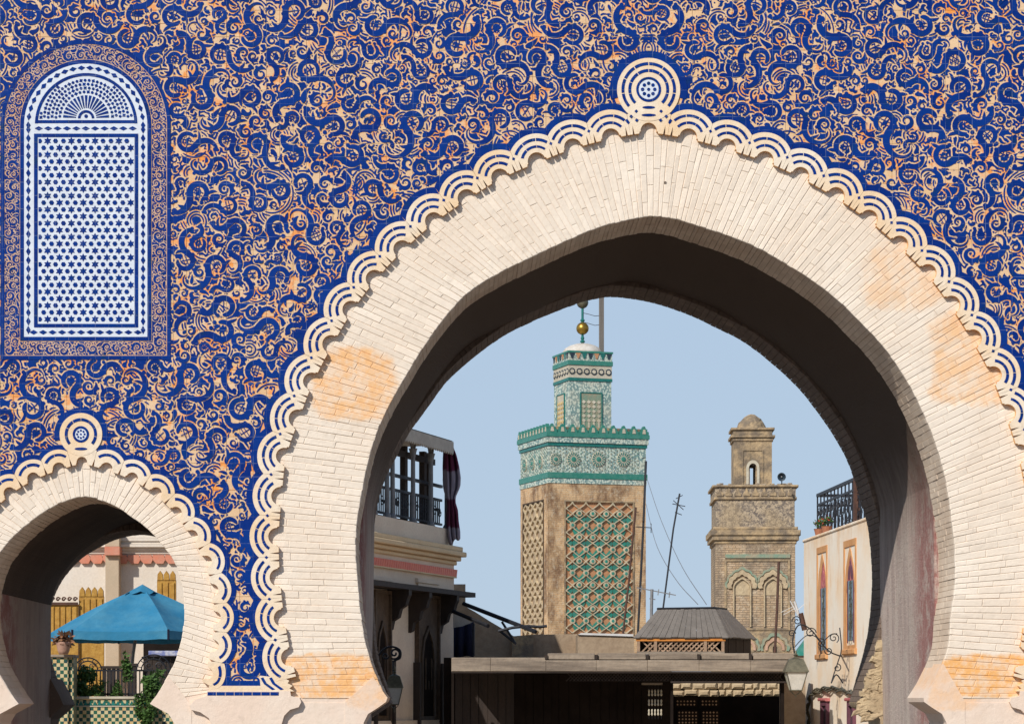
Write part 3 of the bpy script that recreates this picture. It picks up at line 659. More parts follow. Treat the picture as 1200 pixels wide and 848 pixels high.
def m_leaf(sz):
    n = 12; k = U(-1, 1)*1.3/sz; p = integ(lambda t: k*(1+2*t), sz*1.9, n); t = np.linspace(0, 1, n+1)
    st = [('rib', p, sz*.31*np.interp(t, [0, .15, .4, .75, 1], [.35, .95, 1, .55, .05]))]
    if sz > 6:
        i = 3; tn = p[i+1]-p[i]; tn /= np.linalg.norm(tn); st.append(('disc', p[i]+np.array([-tn[1], tn[0]])*sz*.26, sz*.2))
    return st
def m_tref(sz):                                # split palmette: two leaves curling away from one stem
    st = []
    for sg in (-1, 1):
        n = 12; p = integ(lambda t: sg*(2.0+2.2*t)/sz, sz*1.15, n, sg*.15); t = np.linspace(0, 1, n+1)
        st.append(('rib', p, sz*.27*np.interp(t, [0, .3, .6, 1], [.4, 1, .9, .12])))
        st.append(('disc', p[5]+np.array([.1, -sg*.0])*sz, sz*.17))
    st.append(('rib', np.array([[-sz*.5, 0], [-sz*.2, .2], [0, 0]]), np.array([.1, .13, .16])*sz))
    return st
def m_dot(sz): return [('rib', np.array([[0, 0], [sz*.5, .2], [sz, 0]]), np.array([.25, 1, .15])*sz*.42)]
def xf(st, pos, th, mir):
    c, s_ = math.cos(th), math.sin(th); Rm = np.array([[c, -s_], [s_, c]])
    if mir: Rm = Rm@np.diag([1, -1])
    return [(k, a@Rm.T+pos, w_) for k, a, w_ in st]
def mirror(st, ax): return [(k, np.array([2*ax, 0])+a*np.array([-1, 1]), w_) for k, a, w_ in st]
CD = [(math.cos(a), math.sin(a)) for a in np.linspace(0, 2*math.pi, 8, endpoint=False)]
def samples(st, m, fine=False):
    out = []
    for k, a, w_ in st:
        if k == 'rib':
            t = np.gradient(a, axis=0); t /= np.linalg.norm(t, axis=1)[:, None]+1e-9; nn = np.stack([-t[:, 1], t[:, 0]], 1)
            offs_ = np.linspace(-1, 1, 9 if fine else 5)
            ww = (w_+m)[:, None]
            for o in offs_: out.append(a+nn*ww*o)
            if fine:
                mid = (a[1:]+a[:-1])/2; nm = (nn[1:]+nn[:-1])/2; wm = ((w_[1:]+w_[:-1])/2+m)[:, None]
                for o in offs_: out.append(mid+nm*wm*o)
        elif k == 'disc':
            for rr_ in ((1,) if not fine else (1, .66, .33)): out.append(a+np.array(CD)*(w_+m)*rr_)
            out.append(a[None])
    return np.vstack(out)
def idx(p): return ((p[:, 1]-GY0)*RES).astype(int), ((p[:, 0]-GX0)*RES).astype(int)
def free(st, m):
    iy, ix = idx(samples(st, m))
    ok = (iy >= 0) & (iy < occ.shape[0]) & (ix >= 0) & (ix < occ.shape[1])
    if ok.sum() < len(ok)*.6: return False
    return not occ[iy[ok], ix[ok]].any()
def stamp(st):
    p = samples(st, .25, True); iy, ix = idx(p); ok = (iy >= 0) & (iy < occ.shape[0]) & (ix >= 0) & (ix < occ.shape[1]); occ[iy[ok], ix[ok]] = True
motifs = []
def place(fn, lo, hi, tries, m):
    xs_ = np.where(rng.uniform(0, 1, tries) < .84, rng.uniform(98, 1436, tries), rng.uniform(-248, 98, tries)); ys_ = rng.uniform(-128, 806, tries)
    keep = np.ones(tries, bool); cr = (lo+hi)*.5*.42      # drop hopeless spots before the careful test
    for k in range(9):
        qx = xs_+(cr*math.cos(k*.785) if k else 0); qy = ys_+(cr*math.sin(k*.785) if k else 0)
        iy = np.clip(((qy-GY0)*RES).astype(int), 0, occ.shape[0]-1); ix = np.clip(((qx-GX0)*RES).astype(int), 0, occ.shape[1]-1)
        keep &= ~occ[iy, ix]
    for x, y in zip(xs_[keep].tolist(), ys_[keep].tolist()):
        iy = int((y-GY0)*RES); ix = int((x-GX0)*RES)
        if occ[iy, ix]: continue
        base = fn(U(lo, hi)); cen = np.vstack([a if a.ndim > 1 else a[None] for _, a, _ in base]).mean(0)
        base = [(k, a-cen, w_) for k, a, w_ in base]
        ax = 760 if x > 296 else 98
        if 296 < x < 760: x = 1520-x
        for attempt in range(3):
            st = xf(base, np.array([x, y]), U(0, 6.283), random.random() < .5)
            if free(st, m):
                mr = mirror(st, ax)
                stamp(st); motifs.append(st)
                if free(mr, m): stamp(mr); motifs.append(mr)
                break
            mr = mirror(st, ax)
            if free(mr, m): stamp(mr); motifs.append(mr); break
vines = []
def weave(n_v, r0, r1, hwv, mg):
    """thin stems that run through the gaps left by the leaves, interrupted where they pass behind one"""
    for i in range(n_v):
        x = U(98, 1436) if random.random() < .84 else U(-248, 98); y = U(-128, 803); ax = 760 if x > 296 else 98
        if 296 < x < 760: x = 1520-x
        r = U(r0, r1); L = r*U(2.5, 6.5); n = max(14, int(L/1.5)); k = U(-.5, 1.5)
        p = integ(lambda t: (1/r)*(1+k*t), L, n, U(0, 6.28)); p = p-p.mean(0)+np.array([x, y])
        g = np.gradient(p, axis=0); g /= np.linalg.norm(g, axis=1)[:, None]; nn = np.stack([-g[:, 1], g[:, 0]], 1)
        for q0 in ([p+nn*1.6, p-nn*1.6] if random.random() < .5 else [p]):
            for q, m_ in ((q0, nn), (np.array([2*ax, 0])+q0*np.array([-1, 1]), nn*np.array([-1, 1]))):
                ok = np.ones(len(q), bool)
                for o in (-1, -.5, 0, .5, 1):
                    iy, ix = idx(q+m_*o*(hwv+mg)); v = (iy >= 0) & (iy < occ.shape[0]) & (ix >= 0) & (ix < occ.shape[1])
                    ok &= v & ~occ[np.clip(iy, 0, occ.shape[0]-1), np.clip(ix, 0, occ.shape[1]-1)]
                run = []; runs = []
                for i_ in range(len(q)+1):
                    if i_ < len(q) and ok[i_]: run.append(i_)
                    else:
                        if len(run) > 3: runs.append(run)
                        run = []
                for run in runs: vines.append((q[run], hwv*U(.85, 1.15)))
    
def stamp_vines(k0):
    for q, h_ in vines[k0:]: stamp([('rib', q, np.full(len(q), h_))])
place(m_spalm, 8.0, 10.2, 7425, .8)
place(m_spalm, 6.2, 7.9, 10800, .75)
place(m_curl, 7.5, 9.5, 6750, .7)
place(m_spalm, 4.6, 6.2, 10800, .7)
weave(210, 9, 24, .85, .5); stamp_vines(0); k0 = len(vines)
place(m_curl, 5.2, 7.6, 13500, .7)
place(m_tref, 6, 10, 12150, .7)
place(m_leaf, 8, 12, 9450, .7)
place(m_curl, 3.6, 5.0, 8100, .65)
place(m_leaf, 5, 8, 9450, .65)
NM = len(motifs)
gl_mb = MB(); thin_mb = MB()
blockv = np.zeros_like(occ)
for poly in (zone(mainE, 24), zone(smE, 17), PANEL(96, 419)): blockv |= raster(poly)
def rib(mb, p, hw, dep, skirt=True):
    n = len(p); t = np.gradient(p, axis=0); t /= np.linalg.norm(t, axis=1)[:, None]+1e-9; nn = np.stack([-t[:, 1], t[:, 0]], 1)
    hw = np.broadcast_to(hw, (n,))[:, None]; A = p+nn*hw; B = p-nn*hw
    dv = [dep+.0011*i/n for i in range(n)]; vs = [G(x, y, -d_) for (x, y), d_ in zip(A, dv)]+[G(x, y, -d_) for (x, y), d_ in zip(B, dv)]; fs = [(i, i+1, n+i+1, n+i) for i in range(n-1)]
    if skirt:
        vs += [G(x, y, .002) for x, y in A]+[G(x, y, .002) for x, y in B]
        fs += [(i, i+1, 2*n+i+1, 2*n+i) for i in range(n-1)]+[(n+i, n+i+1, 3*n+i+1, 3*n+i) for i in range(n-1)]
    mb.add(vs, fs)
def disc(mb, c, r, dep, n=11, fr=None):
    a = [(c[0]+r*math.cos(q), c[1]+r*math.sin(q)) for q in np.linspace(0, 2*math.pi, n, endpoint=False)]
    mb.add([G(x, y, -dep) for x, y in a]+[G(x, y, -dep+.003) for x, y in a], [tuple(range(n))]+[(i, (i+1) % n, n+(i+1) % n, n+i) for i in range(n)])
for st in motifs:
    for k, a, w_ in st:
        d = .0030+random.random()*.0022
        if k == 'rib': rib(gl_mb, a, w_, d)
        elif k == 'disc': disc(gl_mb, a, w_, d)
        else: rib(thin_mb, a, w_, d+.0002, False)
for q, h_ in vines: rib(thin_mb, q, h_*np.interp(np.linspace(0, 1, len(q)), [0, .12, .88, 1], [.45, 1, 1, .45]), .0028+random.random()*.001, False)
# stems and small leaves that follow the gaps between the big leaves: cut out of the distance field of what is already there
dist = np.where(occ, 0.0, 99.0).astype(np.float32)
for _ in range(16):
    p_ = np.pad(dist, 1, constant_values=99.0); H_, W_ = dist.shape
    for dy, dx, c_ in ((0, 1, 1), (2, 1, 1), (1, 0, 1), (1, 2, 1), (0, 0, 1.414), (0, 2, 1.414), (2, 0, 1.414), (2, 2, 1.414)):
        dist = np.minimum(dist, p_[dy:dy+H_, dx:dx+W_]+c_)
dist = dist[::RES, ::RES]/RES
def smooth_noise(shape, cell):
    gh, gw = shape[0]//cell+3, shape[1]//cell+3; g = rng.uniform(0, 1, (gh, gw))
    y = np.arange(shape[0])/cell; x = np.arange(shape[1])/cell; y0 = y.astype(int); x0 = x.astype(int); fy = y-y0; fx = x-x0
    fy = (fy*fy*(3-2*fy))[:, None]; fx = (fx*fx*(3-2*fx))[None]
    return (g[y0][:, x0]*(1-fy)*(1-fx)+g[y0+1][:, x0]*fy*(1-fx)+g[y0][:, x0+1]*(1-fy)*fx+g[y0+1][:, x0+1]*fy*fx)
n1 = smooth_noise(dist.shape, 9); n2 = smooth_noise(dist.shape, 5); n3 = smooth_noise(dist.shape, 14)
band = np.minimum(dist-(1.15+.5*n2), (2.9+1.0*n2)-dist)
core = dist-(4.3+.7*n2)
leafy = dist-(.95+.75*n2)
f = np.where(n1 > .50, np.maximum(band, core-.8), leafy)
f = np.where(np.abs(n1-.50) < .02, -1.0, f)
f = np.where(n1 > .73, np.minimum(core-1.2, f), f)
f = np.where(n3 < .24, np.minimum(f, band), f)
f = np.minimum(f, 3.0)+1e-4
vv = {}; verts = []; faces = []
def fill_mesh(f, sc_=1.0, ox=GX0, oy=GY0):
    H_, W_ = f.shape; V = []; Fc = []; pos = f > 0
    key = {}
    def vid(kind, r, c):
        k = (kind, r, c); i = key.get(k)
        if i is None:
            if kind == 0: x, y = c, r
            elif kind == 1: t = f[r, c]/(f[r, c]-f[r, c+1]); x, y = c+t, r
            else: t = f[r, c]/(f[r, c]-f[r+1, c]); x, y = c, r+t
            i = len(V); key[k] = i; V.append((x*sc_+ox, y*sc_+oy))
        return i
    cnt = pos[:-1, :-1].astype(int)+pos[1:, :-1]+pos[:-1, 1:]+pos[1:, 1:]
    full = cnt == 4
    for r in range(H_-1):
        row = full[r]; d = np.diff(np.concatenate([[0], row.astype(np.int8), [0]])); st_ = np.nonzero(d == 1)[0]; en = np.nonzero(d == -1)[0]
        for a_, b_ in zip(st_, en):
            Fc.append((vid(0, r, a_), vid(0, r, b_), vid(0, r+1, b_), vid(0, r+1, a_)))
    rr, cc = np.nonzero((cnt > 0) & (cnt < 4))
    for r, c in zip(rr.tolist(), cc.tolist()):
        ring = ((r, c), (r, c+1), (r+1, c+1), (r+1, c)); poly = []
        for k in range(4):
            p, q = ring[k], ring[(k+1) % 4]; a_, b_ = pos[p], pos[q]
            if a_: poly.append(vid(0, *p))
            if a_ != b_:
                if k == 0: poly.append(vid(1, r, c))
                elif k == 1: poly.append(vid(2, r, c+1))
                elif k == 2: poly.append(vid(1, r+1, c))
                else: poly.append(vid(2, r, c))
        if len(poly) > 2: Fc.append(tuple(poly))
    return V, Fc
V_, Fc_ = fill_mesh(f)
fm3 = MB(); fm3.v = [G(x, y, -.0027) for x, y in V_]; fm3.f = Fc_
fm3.build('stem_glaze', 'glaze', gate, kind='stuff')
print('fill faces', len(Fc_))
gl_mb.build('arabesque_glaze', 'glaze', gate, kind='stuff')
thin_mb.build('vine_glaze', 'glaze', gate, kind='stuff')
print('motifs', NM, 'faces', len(gl_mb.f)+len(thin_mb.f))

# ---- scalloped trims
def trim(E, pitch_in, Rn, Ro, inl, bw, slits, lo, hi, teeth, apex):
    """Rn notch radius, Ro outer white radius, inl list of inlay radii, bw blue border width. v=0 at notch top."""
    for k in range(lo, hi):
        p, t = E.at(k); pl, _ = E.at(k-.5); pr, _ = E.at(k+.5)
        hp = .5*(np.linalg.norm(p-pl)+np.linalg.norm(pr-p))
        def Wp(u, v):
            a = k+.5*u/hp; q, tt = E.at(a); nn = np.array([tt[1], -tt[0]]); return q+nn*v
        cv = -Rn; hpi = hp-.12
        # body outline: outer arc left->right, right side down, teeth, notch arc, teeth
        amax = math.asin(min(.98, hpi/Ro)); pts = [(Ro*math.sin(a), cv+Ro*math.cos(a)) for a in np.linspace(-amax, amax, 15)]
        low = cv-teeth
        half = [(hpi, low)]
        sw = Rn*1.12
        if slits == 2:
            c1 = hpi*.80 if False else hpi-4.2
            half += [(c1+1.2, low), (c1, low+10.5), (c1-1.2, low)]
        else:
            half[0] = (hpi, low+8.5); half += [(hpi-1.3, low)]
        half += [(sw+.6, low), (sw-.2, low+2.2), (Rn*.96, cv+.8)]
        arc = [(Rn*math.cos(a), cv+Rn*math.sin(a)) for a in np.linspace(0.12, math.pi-.12, 11)]
        prof = pts+half+arc+[(-u, v) for u, v in half[::-1]]
        poly = [tuple(Wp(u, v)) for u, v in prof]
        o = MB().prism(GP, poly, -.056, .010+random.uniform(0, .002)).build('scallop', 'trim', gate)
        o.data.materials.append(M['ochre'])  # warm bounced light put into the colour of the side faces
        for pl_ in o.data.polygons:
            if abs(pl_.normal.y) < .5: pl_.material_index = 1
        im = MB()
        for ri in (inl if k != apex else ()):
            am = math.asin(min(.95, (hpi-3.2)/ri)) if ri > hpi-3.2 else 1.25
            am = min(am, 1.0 if ri < Ro*.65 else .9); nseg = 3 if slits == 2 else 2
            ed = np.linspace(-am, am, nseg+1)+np.concatenate([[0], rng.uniform(-.05, .05, nseg-1), [0]])
            hwid = 1.55 if slits == 2 else 1.6
            for a0, a1 in zip(ed[:-1], ed[1:]):
                aa = np.linspace(a0+.018, a1-.018, 5); wv = hwid*random.uniform(.85, 1.1)
                A = [tuple(Wp((ri+wv)*math.sin(a), cv+(ri+wv)*math.cos(a))) for a in aa]; B = [tuple(Wp((ri-wv)*math.sin(a), cv+(ri-wv)*math.cos(a))) for a in aa]
                im.ring(GP, A, B, .009, .0145, False)
        if slits == 2:                         # diamond between scallops
            c = Wp(hpi, cv+13.0); dd = 2.0
            tt = E.at(k+.5)[1]; nn = np.array([tt[1], -tt[0]])
            im.prism(GP, [tuple(c+tt*dd), tuple(c+nn*dd*1.1), tuple(c-tt*dd), tuple(c-nn*dd*1.1)], .009, .0142)
        im.build('inlay', 'glaze', o)
        Rb = Ro+bw; ab = math.asin(min(.98, (hp)/Rb)); n_ = 13
        A = [tuple(Wp(Rb*math.sin(a), cv+Rb*math.cos(a))) for a in np.linspace(-ab, ab, n_)]
        B = [tuple(Wp((Ro-.4)*math.sin(a), cv+(Ro-.4)*math.cos(a))) for a in np.linspace(-amax, amax, n_)]
        MB().ring(GP, A, B, -.004, .0075+random.uniform(0, .001), False).build('border_tile', 'glaze', gate)
trim(mainE, 47, 10.6, 32.5, (25.4, 17.2), 7.4, 2, 1, 38, 1.6, 19)
trim(smE, 33, 7.4, 22.5, (16.3,), 5.6, 1, 1, 22, 1.5, 11)
# medallions
def annulus(mb, c, r0, r1, z0, z1, n=36, a0=0, a1=2*math.pi):
    aa = np.linspace(a0, a1, n, endpoint=(a1-a0 < 6.28)); mk = lambda r: [(c[0]+r*math.cos(a), c[1]-r*math.sin(a)) for a in aa]
    mb.ring(GP, mk(r1), mk(r0), z0, z1, a1-a0 > 6.28)
for c, ro, rings, bwid, cr, a0 in (((760, 105.4), 37, (30.2, 22.2, 13.2), 8.5, 11.5, -.95), ((95, 508.8), 25, (17.2, 8.2), 6.5, 7.0, -.85)):
    A0, A1 = a0, math.pi-a0
    big = ro > 30
    o = MB().prism(GP, [(c[0]+ro*math.cos(a), c[1]-ro*math.sin(a)) for a in np.linspace(0, 2*math.pi, 48, endpoint=False)], -.05, .0135).build('medallion', 'trim' if not big else 'white_tile', gate)
    if big: o.data.materials[0] = M['trim']
    im = MB()
    for j, r in enumerate(rings):
        full = r < 14
        nseg = 8 if r > 14 else 1
        if full: annulus(im, c, r-1.4, r+1.4, .0130, .0175)
        else:
            q0, q1 = (-.72, math.pi+.72) if j == 0 else (-.8, math.pi+.8)
            ed = np.linspace(q0, q1, nseg+1)
            for e0, e1 in zip(ed[:-1], ed[1:]): annulus(im, c, r-1.7, r+1.7, .0130, .0175, 7, e0+.02, e1-.02)
    im.build('inlay', 'glaze', o)
    cm = MB(); cm.prism(GP, [(c[0]+cr*math.cos(a), c[1]-cr*math.sin(a)) for a in np.linspace(0, 2*math.pi, 24, endpoint=False)], .012, .0150); cm.build('centre_disc', 'white_tile', o)
    dm = MB()
    for k in range(8):
        a = k*math.pi/4; rr_ = cr*.62; w_ = cr*.19
        dm.prism(GP, [(c[0]+rr_*math.cos(a)+w_*math.cos(b), c[1]-rr_*math.sin(a)+w_*math.sin(b)) for b in np.linspace(0, 2*math.pi, 8, endpoint=False)], .014, .0175)
    dm.prism(GP, [(c[0]+cr*.17*math.cos(b), c[1]+cr*.17*math.sin(b)) for b in np.linspace(0, 2*math.pi, 10, endpoint=False)], .014, .0175)
    dm.build('rosette', 'glaze', o)
    bm = MB(); annulus(bm, c, ro-.5, ro+bwid, -.004, .0068, 30, -.25, math.pi+.25); bm.build('border_tile', 'glaze', gate)
    # lens and dots where the medallion meets the scallops
    lm = MB(); sc_ = ro/37.0
    for dy, hw_ in ((21 if big else 17, 7.5), (30 if big else 99, 8.5)):
        if dy > 50: continue
        lm.prism(GP, [(c[0]+hw_*math.cos(b), c[1]+dy+1.6*math.sin(b)) for b in np.linspace(0, 2*math.pi, 14, endpoint=False)], .0130, .0178)
    if big:
        for dx, dy in ((-14.5, 25.5), (14.5, 25.5), (-20.5, 31.5), (20.5, 31.5), (-14, 36), (14, 36), (-25.5, 36.5), (25.5, 36.5)):
            lm.prism(GP, [(c[0]+dx+2.2*a, c[1]+dy+2.2*b) for a, b in ((1, 0), (0, 1), (-1, 0), (0, -1))], .0125, .0165)
    lm.build('inlay', 'glaze', o)
# foot between the arches
foot = [(243, 809), (340, 809), (341, 815), (351, 817), (353, 822), (350, 828), (340, 831), (333, 838), (330, 848), (330, 1062), (247, 1062), (247, 848), (245, 841), (235, 834), (224, 831), (222, 826), (229, 819), (242, 815)]
o = MB().prism(GP, foot, -.056, .0125).build('foot_bracket', 'limeplain', gate)
im = MB(); xs = np.linspace(243, 327, 9)
for a, b in zip(xs[:-1], xs[1:]): im.prism(GP, [(a+.4, 810.3), (b-.4, 810.3), (b-.4, 814.2), (a+.4, 814.2)], .011, .0165)
im.build('inlay', 'glaze', o)
foot2 = [(1195, 809), (1290, 809), (1290, 1062), (1206, 1062), (1206, 848), (1203, 838), (1196, 831), (1186, 828), (1183, 822), (1185, 817), (1195, 815)]
MB().prism(GP, foot2, -.056, .0125).build('foot_bracket', 'limeplain', gate)
for sg in (0, 1):
    f_ = (lambda x: x) if not sg else (lambda x: 1536-x)
    eo = MB().prism(GP, [(f_(a), b) for a, b in ((304, 791), (333, 794), (339, 797), (337, 800), (343, 803), (339, 806), (345, 809.5), (306, 809.5))], -.056, .0085).build('scallop_end', 'trim', gate)
    ei = MB()
    for xa, xb in ((307, 321), (317, 331)):
        ei.ring(GP, [(f_(xa+1.6), 793), (f_(xa+5.6), 800), (f_(xb+1.6), 807)], [(f_(xa-1.6), 794), (f_(xa+2.4), 801), (f_(xb-2), 808)], .007, .0120, False)
    ei.build('inlay', 'glaze', eo)
bb = MB(); bb.prism(GP, [(262, 797), (306, 797), (308, 803), (262, 803)], -.004, .0062); bb.build('border_tile', 'glaze', gate)
bb = MB(); bb.prism(GP, [(245, 803), (338, 803), (338, 809.5), (245, 809.5)], -.004, .0092); bb.build('foot_band', 'trim', gate)

# ---- window-shaped tile panel
pn = bpy.data.objects.new('blind_window_panel', None); COL.objects.link(pn); pn.parent = gate
pn['label'] = 'arched white and blue star-patterned tile panel'
pn.location = Vector(G(100.5, 421, 0))-Vector((GX, D, 0))
MB().prism(GP, PANEL(97, 419), -.02, .003).build('scroll_band', 'scroll_ground', pn)
MB().ring(GP, PANEL(99.5, 421), PANEL(95.3, 416.8), -.01, .0075).build('outer_border', 'glaze', pn)
MB().ring(GP, PANEL(76.8, 399.2), PANEL(72.3, 394.7), -.01, .0080).build('inner_border', 'glaze', pn)
MB().prism(GP, PANEL(72.4, 394.8), -.02, .0062).build('white_field', 'white_tile', pn)
# scroll band ornament
occ[:] = True
A_ = raster(PANEL(95, 416.5)) & ~raster(PANEL(77.4, 399.8)); occ[A_] = False
sb = MB(); cnt = 0
for fn, lo, hi, tr, mg in ((m_curl, 4.6, 6.2, 3500, .4), (m_curl, 3.0, 4.4, 5000, .35), (m_leaf, 3.5, 6, 6000, .35), (m_dot, 2.0, 3.8, 9000, .3)):
    for _ in range(tr):
        s_ = U(0, 1)
        if random.random() < .3: x, y = 100.5+U(-96, 96), U(400, 417)
        elif random.random() < .5: x, y = 100.5+random.choice((-1, 1))*U(77, 95), U(130, 417)
        else:
            a = U(0, math.pi); r = U(77, 95); x, y = 100.5-r*math.cos(a), 147-r*math.sin(a)
        base = fn(U(lo, hi)); cen = np.vstack([a if a.ndim > 1 else a[None] for _, a, _ in base]).mean(0)
        st = xf([(k, a-cen, w_) for k, a, w_ in base], np.array([x, y]), U(0, 6.28), random.random() < .5)
        if free(st, mg):
            stamp(st)
            for k, a, w_ in st:
                d = .0040+random.random()*.0015
                if k == 'rib': rib(sb, a, np.array(w_)*.92, d, False)
                elif k == 'disc': disc(sb, a, w_*.9, d, 7)
sub = occ[:int((424-GY0)*RES), :int((204-GX0)*RES)]; dist = np.where(sub, 0.0, 99.0).astype(np.float32)
for _ in range(10):
    p_ = np.pad(dist, 1, constant_values=99.0); H_, W_ = dist.shape
    for dy, dx, c_ in ((0, 1, 1), (2, 1, 1), (1, 0, 1), (1, 2, 1), (0, 0, 1.414), (0, 2, 1.414), (2, 0, 1.414), (2, 2, 1.414)):
        dist = np.minimum(dist, p_[dy:dy+H_, dx:dx+W_]+c_)
n1 = smooth_noise(dist.shape, 6); f = dist/RES-(.45+.4*n1)
f = np.minimum(f, 3.0)+1e-4
V_, Fc_ = fill_mesh(f, 1/RES); sb2 = MB(); sb2.v = [G(x, y, -.0052) for x, y in V_]; sb2.f = Fc_; sb2.build('scroll_leaves', 'glaze', pn, kind='stuff')
sb.build('scroll_ornament', 'glaze', pn, kind='stuff')
def bar(mb, x0, x1, y0, y1, z): mb.prism(GP, [(x0, y0), (x1, y0), (x1, y1), (x0, y1)], .004, z)
fm_ = MB(); bar(fm_, 40, 162, 157, 161, .0102); bar(fm_, 40, 162, 379.5, 383.6, .0102); bar(fm_, 40, 44.2, 161.1, 379.4, .0102); bar(fm_, 157.8, 162, 161.1, 379.4, .0102)
fm_.build('field_frame', 'glaze', pn)
lf = MB(); half = lambda r, y1=144.3: [(101-r*math.cos(a), 146-r*math.sin(a)) for a in np.linspace(0.02, math.pi-.02, 30)]
lf.ring(GP, half(60), half(56.6), .004, .0102, False); bar(lf, 43, 159, 141.2, 144.6, .0103); lf.build('lunette_frame', 'glaze', pn)
dm = MB()
def diam(c, t, l=4.9, w_=2.7):
    t = np.array(t, float); t /= np.linalg.norm(t); n_ = np.array([-t[1], t[0]]); c = np.array(c)
    dm.prism(GP, [tuple(c+t*l), tuple(c+n_*w_), tuple(c-t*l), tuple(c-n_*w_)], .005, .0098+random.random()*.0004)
for k in range(24):
    y = 147+10.2*k+5
    if y < 388: diam((100.5-67.2, y), (0, 1)); diam((100.5+67.2, y), (0, 1))
for a in np.linspace(0, math.pi, 22): diam((100.5-67.2*math.cos(a), 147-67.2*math.sin(a)), (math.sin(a), -math.cos(a)), 4.5)
for k in range(12): diam((100.5-61+k*11.1, 389.3), (1, 0))
for k in range(11): diam((100.5-55+k*11, 150.8), (1, 0), 4.8, 2.5)
dm.build('diamond_inlay', 'glaze', pn)
st_ = MB(); pit = 9.27; rp = 8.02
for r_ in range(27):
    y = 165.5+r_*rp; off = 0 if r_ % 2 == 0 else 1.5
    for k in range(-1, 14):
        x = 46.6+(k+(0 if r_ % 2 == 0 else .5))*pit
        if not (46.6 <= x <= 156.5): continue
        idxk = (k-(1 if r_ % 2 == 0 else 2)) % 3
        z = .0098+random.random()*.0008
        if idxk == 0 or False:
            pts = [(x+(4.7 if j % 2 == 0 else 2.5)*math.sin(j*math.pi/6), y-(4.7 if j % 2 == 0 else 2.5)*math.cos(j*math.pi/6)) for j in range(12)]
        else: pts = [(x+2.95*math.cos(j*math.pi/3), y+2.95*math.sin(j*math.pi/3)) for j in range(6)]
        pts = [(min(max(a, 45.3), 156.9), b) for a, b in pts]
        st_.prism(GP, pts, .005, z)
st_.build('star_mosaic', 'glaze', pn, kind='stuff')
lu = MB(); c0 = (101, 139)
for k in range(17):
    a = math.pi*(k+.5)/17; ca, sa = math.cos(a), math.sin(a); h = .045
    f = lambda r, q: (c0[0]+r*math.cos(a+q), c0[1]-r*math.sin(a+q))
    lu.prism(GP, [f(12, -h), f(27, -h*1.3), f(27, h*1.3), f(12, h)], .005, .0100)
annulus(lu, c0, 6.6, 9.6, .005, .0100, 14, 0, math.pi)
lu.prism(GP, [(c0[0]+2.2*math.cos(b), c0[1]-2.5+2.2*math.sin(b)) for b in np.linspace(0, 2*math.pi, 10, endpoint=False)], .005, .0100)
for ir, r in enumerate((31, 35.5, 40, 44.5, 49, 53)):
    m_ = int(math.pi*r/4.7)
    for k in range(m_):
        a = math.pi*(k+.5+(.25 if ir % 2 else 0))/m_; q = (c0[0]+r*math.cos(a), c0[1]-r*math.sin(a)); s_ = 1.9 if (k+ir) % 3 else 2.5
        if q[1] > 138.5: continue
        if (q[0]-101)**2+(q[1]-146)**2 > 54.5**2: continue
        n_ = 5 if (k+ir) % 3 else 8
        lu.prism(GP, [(q[0]+s_*(1 if n_ == 5 or j % 2 else .6)*math.cos(2*math.pi*j/n_+a), q[1]+s_*(1 if n_ == 5 or j % 2 else .6)*math.sin(2*math.pi*j/n_+a)) for j in range(n_)], .005, .0099+random.random()*.0004)
lu.build('lunette_mosaic', 'glaze', pn, kind='stuff')
# fine mortar nicks: the little hole right of the keystone
MB().prism(GP, [(780+1.6*math.cos(b), 213+1.6*math.sin(b)) for b in np.linspace(0, 6.28, 8, endpoint=False)], -.052, -.0385).build('drill_hole', 'slit', gate)

# ================================================================= BEYOND THE GATE
def poly_px(fr, pts, c=0.0): return [fr.px(x, y, c) for x, y in pts]
def boxpx(mb, fr, x0, y0, x1, y1, c0, c1, bev=0):
    a0, b1 = fr.px(x0, y0, c1); a1, b0 = fr.px(x1, y1, c1); mb.box(fr, min(a0, a1), max(a0, a1), min(b0, b1), max(b0, b1), c0, c1, bev); return mb
def scroll(c, fr, r, th0, turns, sg=1, n=18, shrink=.8):
    """flat spiral in frame coords starting on the rim"""
    out = []
    for i in range(n+1):
        t = i/n; a = th0+sg*turns*2*math.pi*t; q = r*(1-shrink*t); out.append(fr.p(c[0]+q*math.cos(a), c[1]+q*math.sin(a)))
    return out

# ---------------------------------------------------------------- green-tiled minaret
LMY = 120.0
LMf = facing(643, LMY, (.955, .297)); LW, LL = 4.88, 4.15
LMl = Frame(LMf.o-LMf.z*LL, LMf.z, (0, 0, 1), -LMf.x)      # left face: x runs towards the viewer
zb = lambda py, Y=LMY: EYE+(VY-py)*Y/F_
c_ = LMf.p(LW/2, 0, -LL/2)
mn = thing('minaret', 'taller square minaret with green tile upper storey and gilded ball finial', 'minaret', c_)
TWf = Frame(c_, LMf.x, (0, 0, 1), LMf.z)                   # centred tower frame
def tier(h, z0, z1, name, mat, par=mn, bev=0, fr=TWf, dd=0.0):
    return MB().box(fr, -h, h, z0, z1, -h-dd, h+dd, bev).build(name, mat, par)
DD = (LL-LW)/2
H = LW/2
tier(H-.09, 0, zb(562), 'shaft', 'lm_brick', dd=DD)
for fr in (LMf, LMl):
    q0, q1 = ((662.8, 741.5) if fr is LMf else (613.5, 637)); a0_, bt_ = fr.px(q0, 587.5 if fr is LMf else 592); a1_, _ = fr.px(q1, 600)
    m2 = MB(); zt0 = zb(562)
    m2.box(fr, 0, a0_, 0, zt0, -.1, 0); m2.box(fr, a1_, LW if fr is LMf else LL-.001, 0, zt0, -.1, 0); m2.box(fr, a0_, a1_, bt_, zt0, -.1, 0); m2.build('shaft_facing', 'lm_brick', mn)
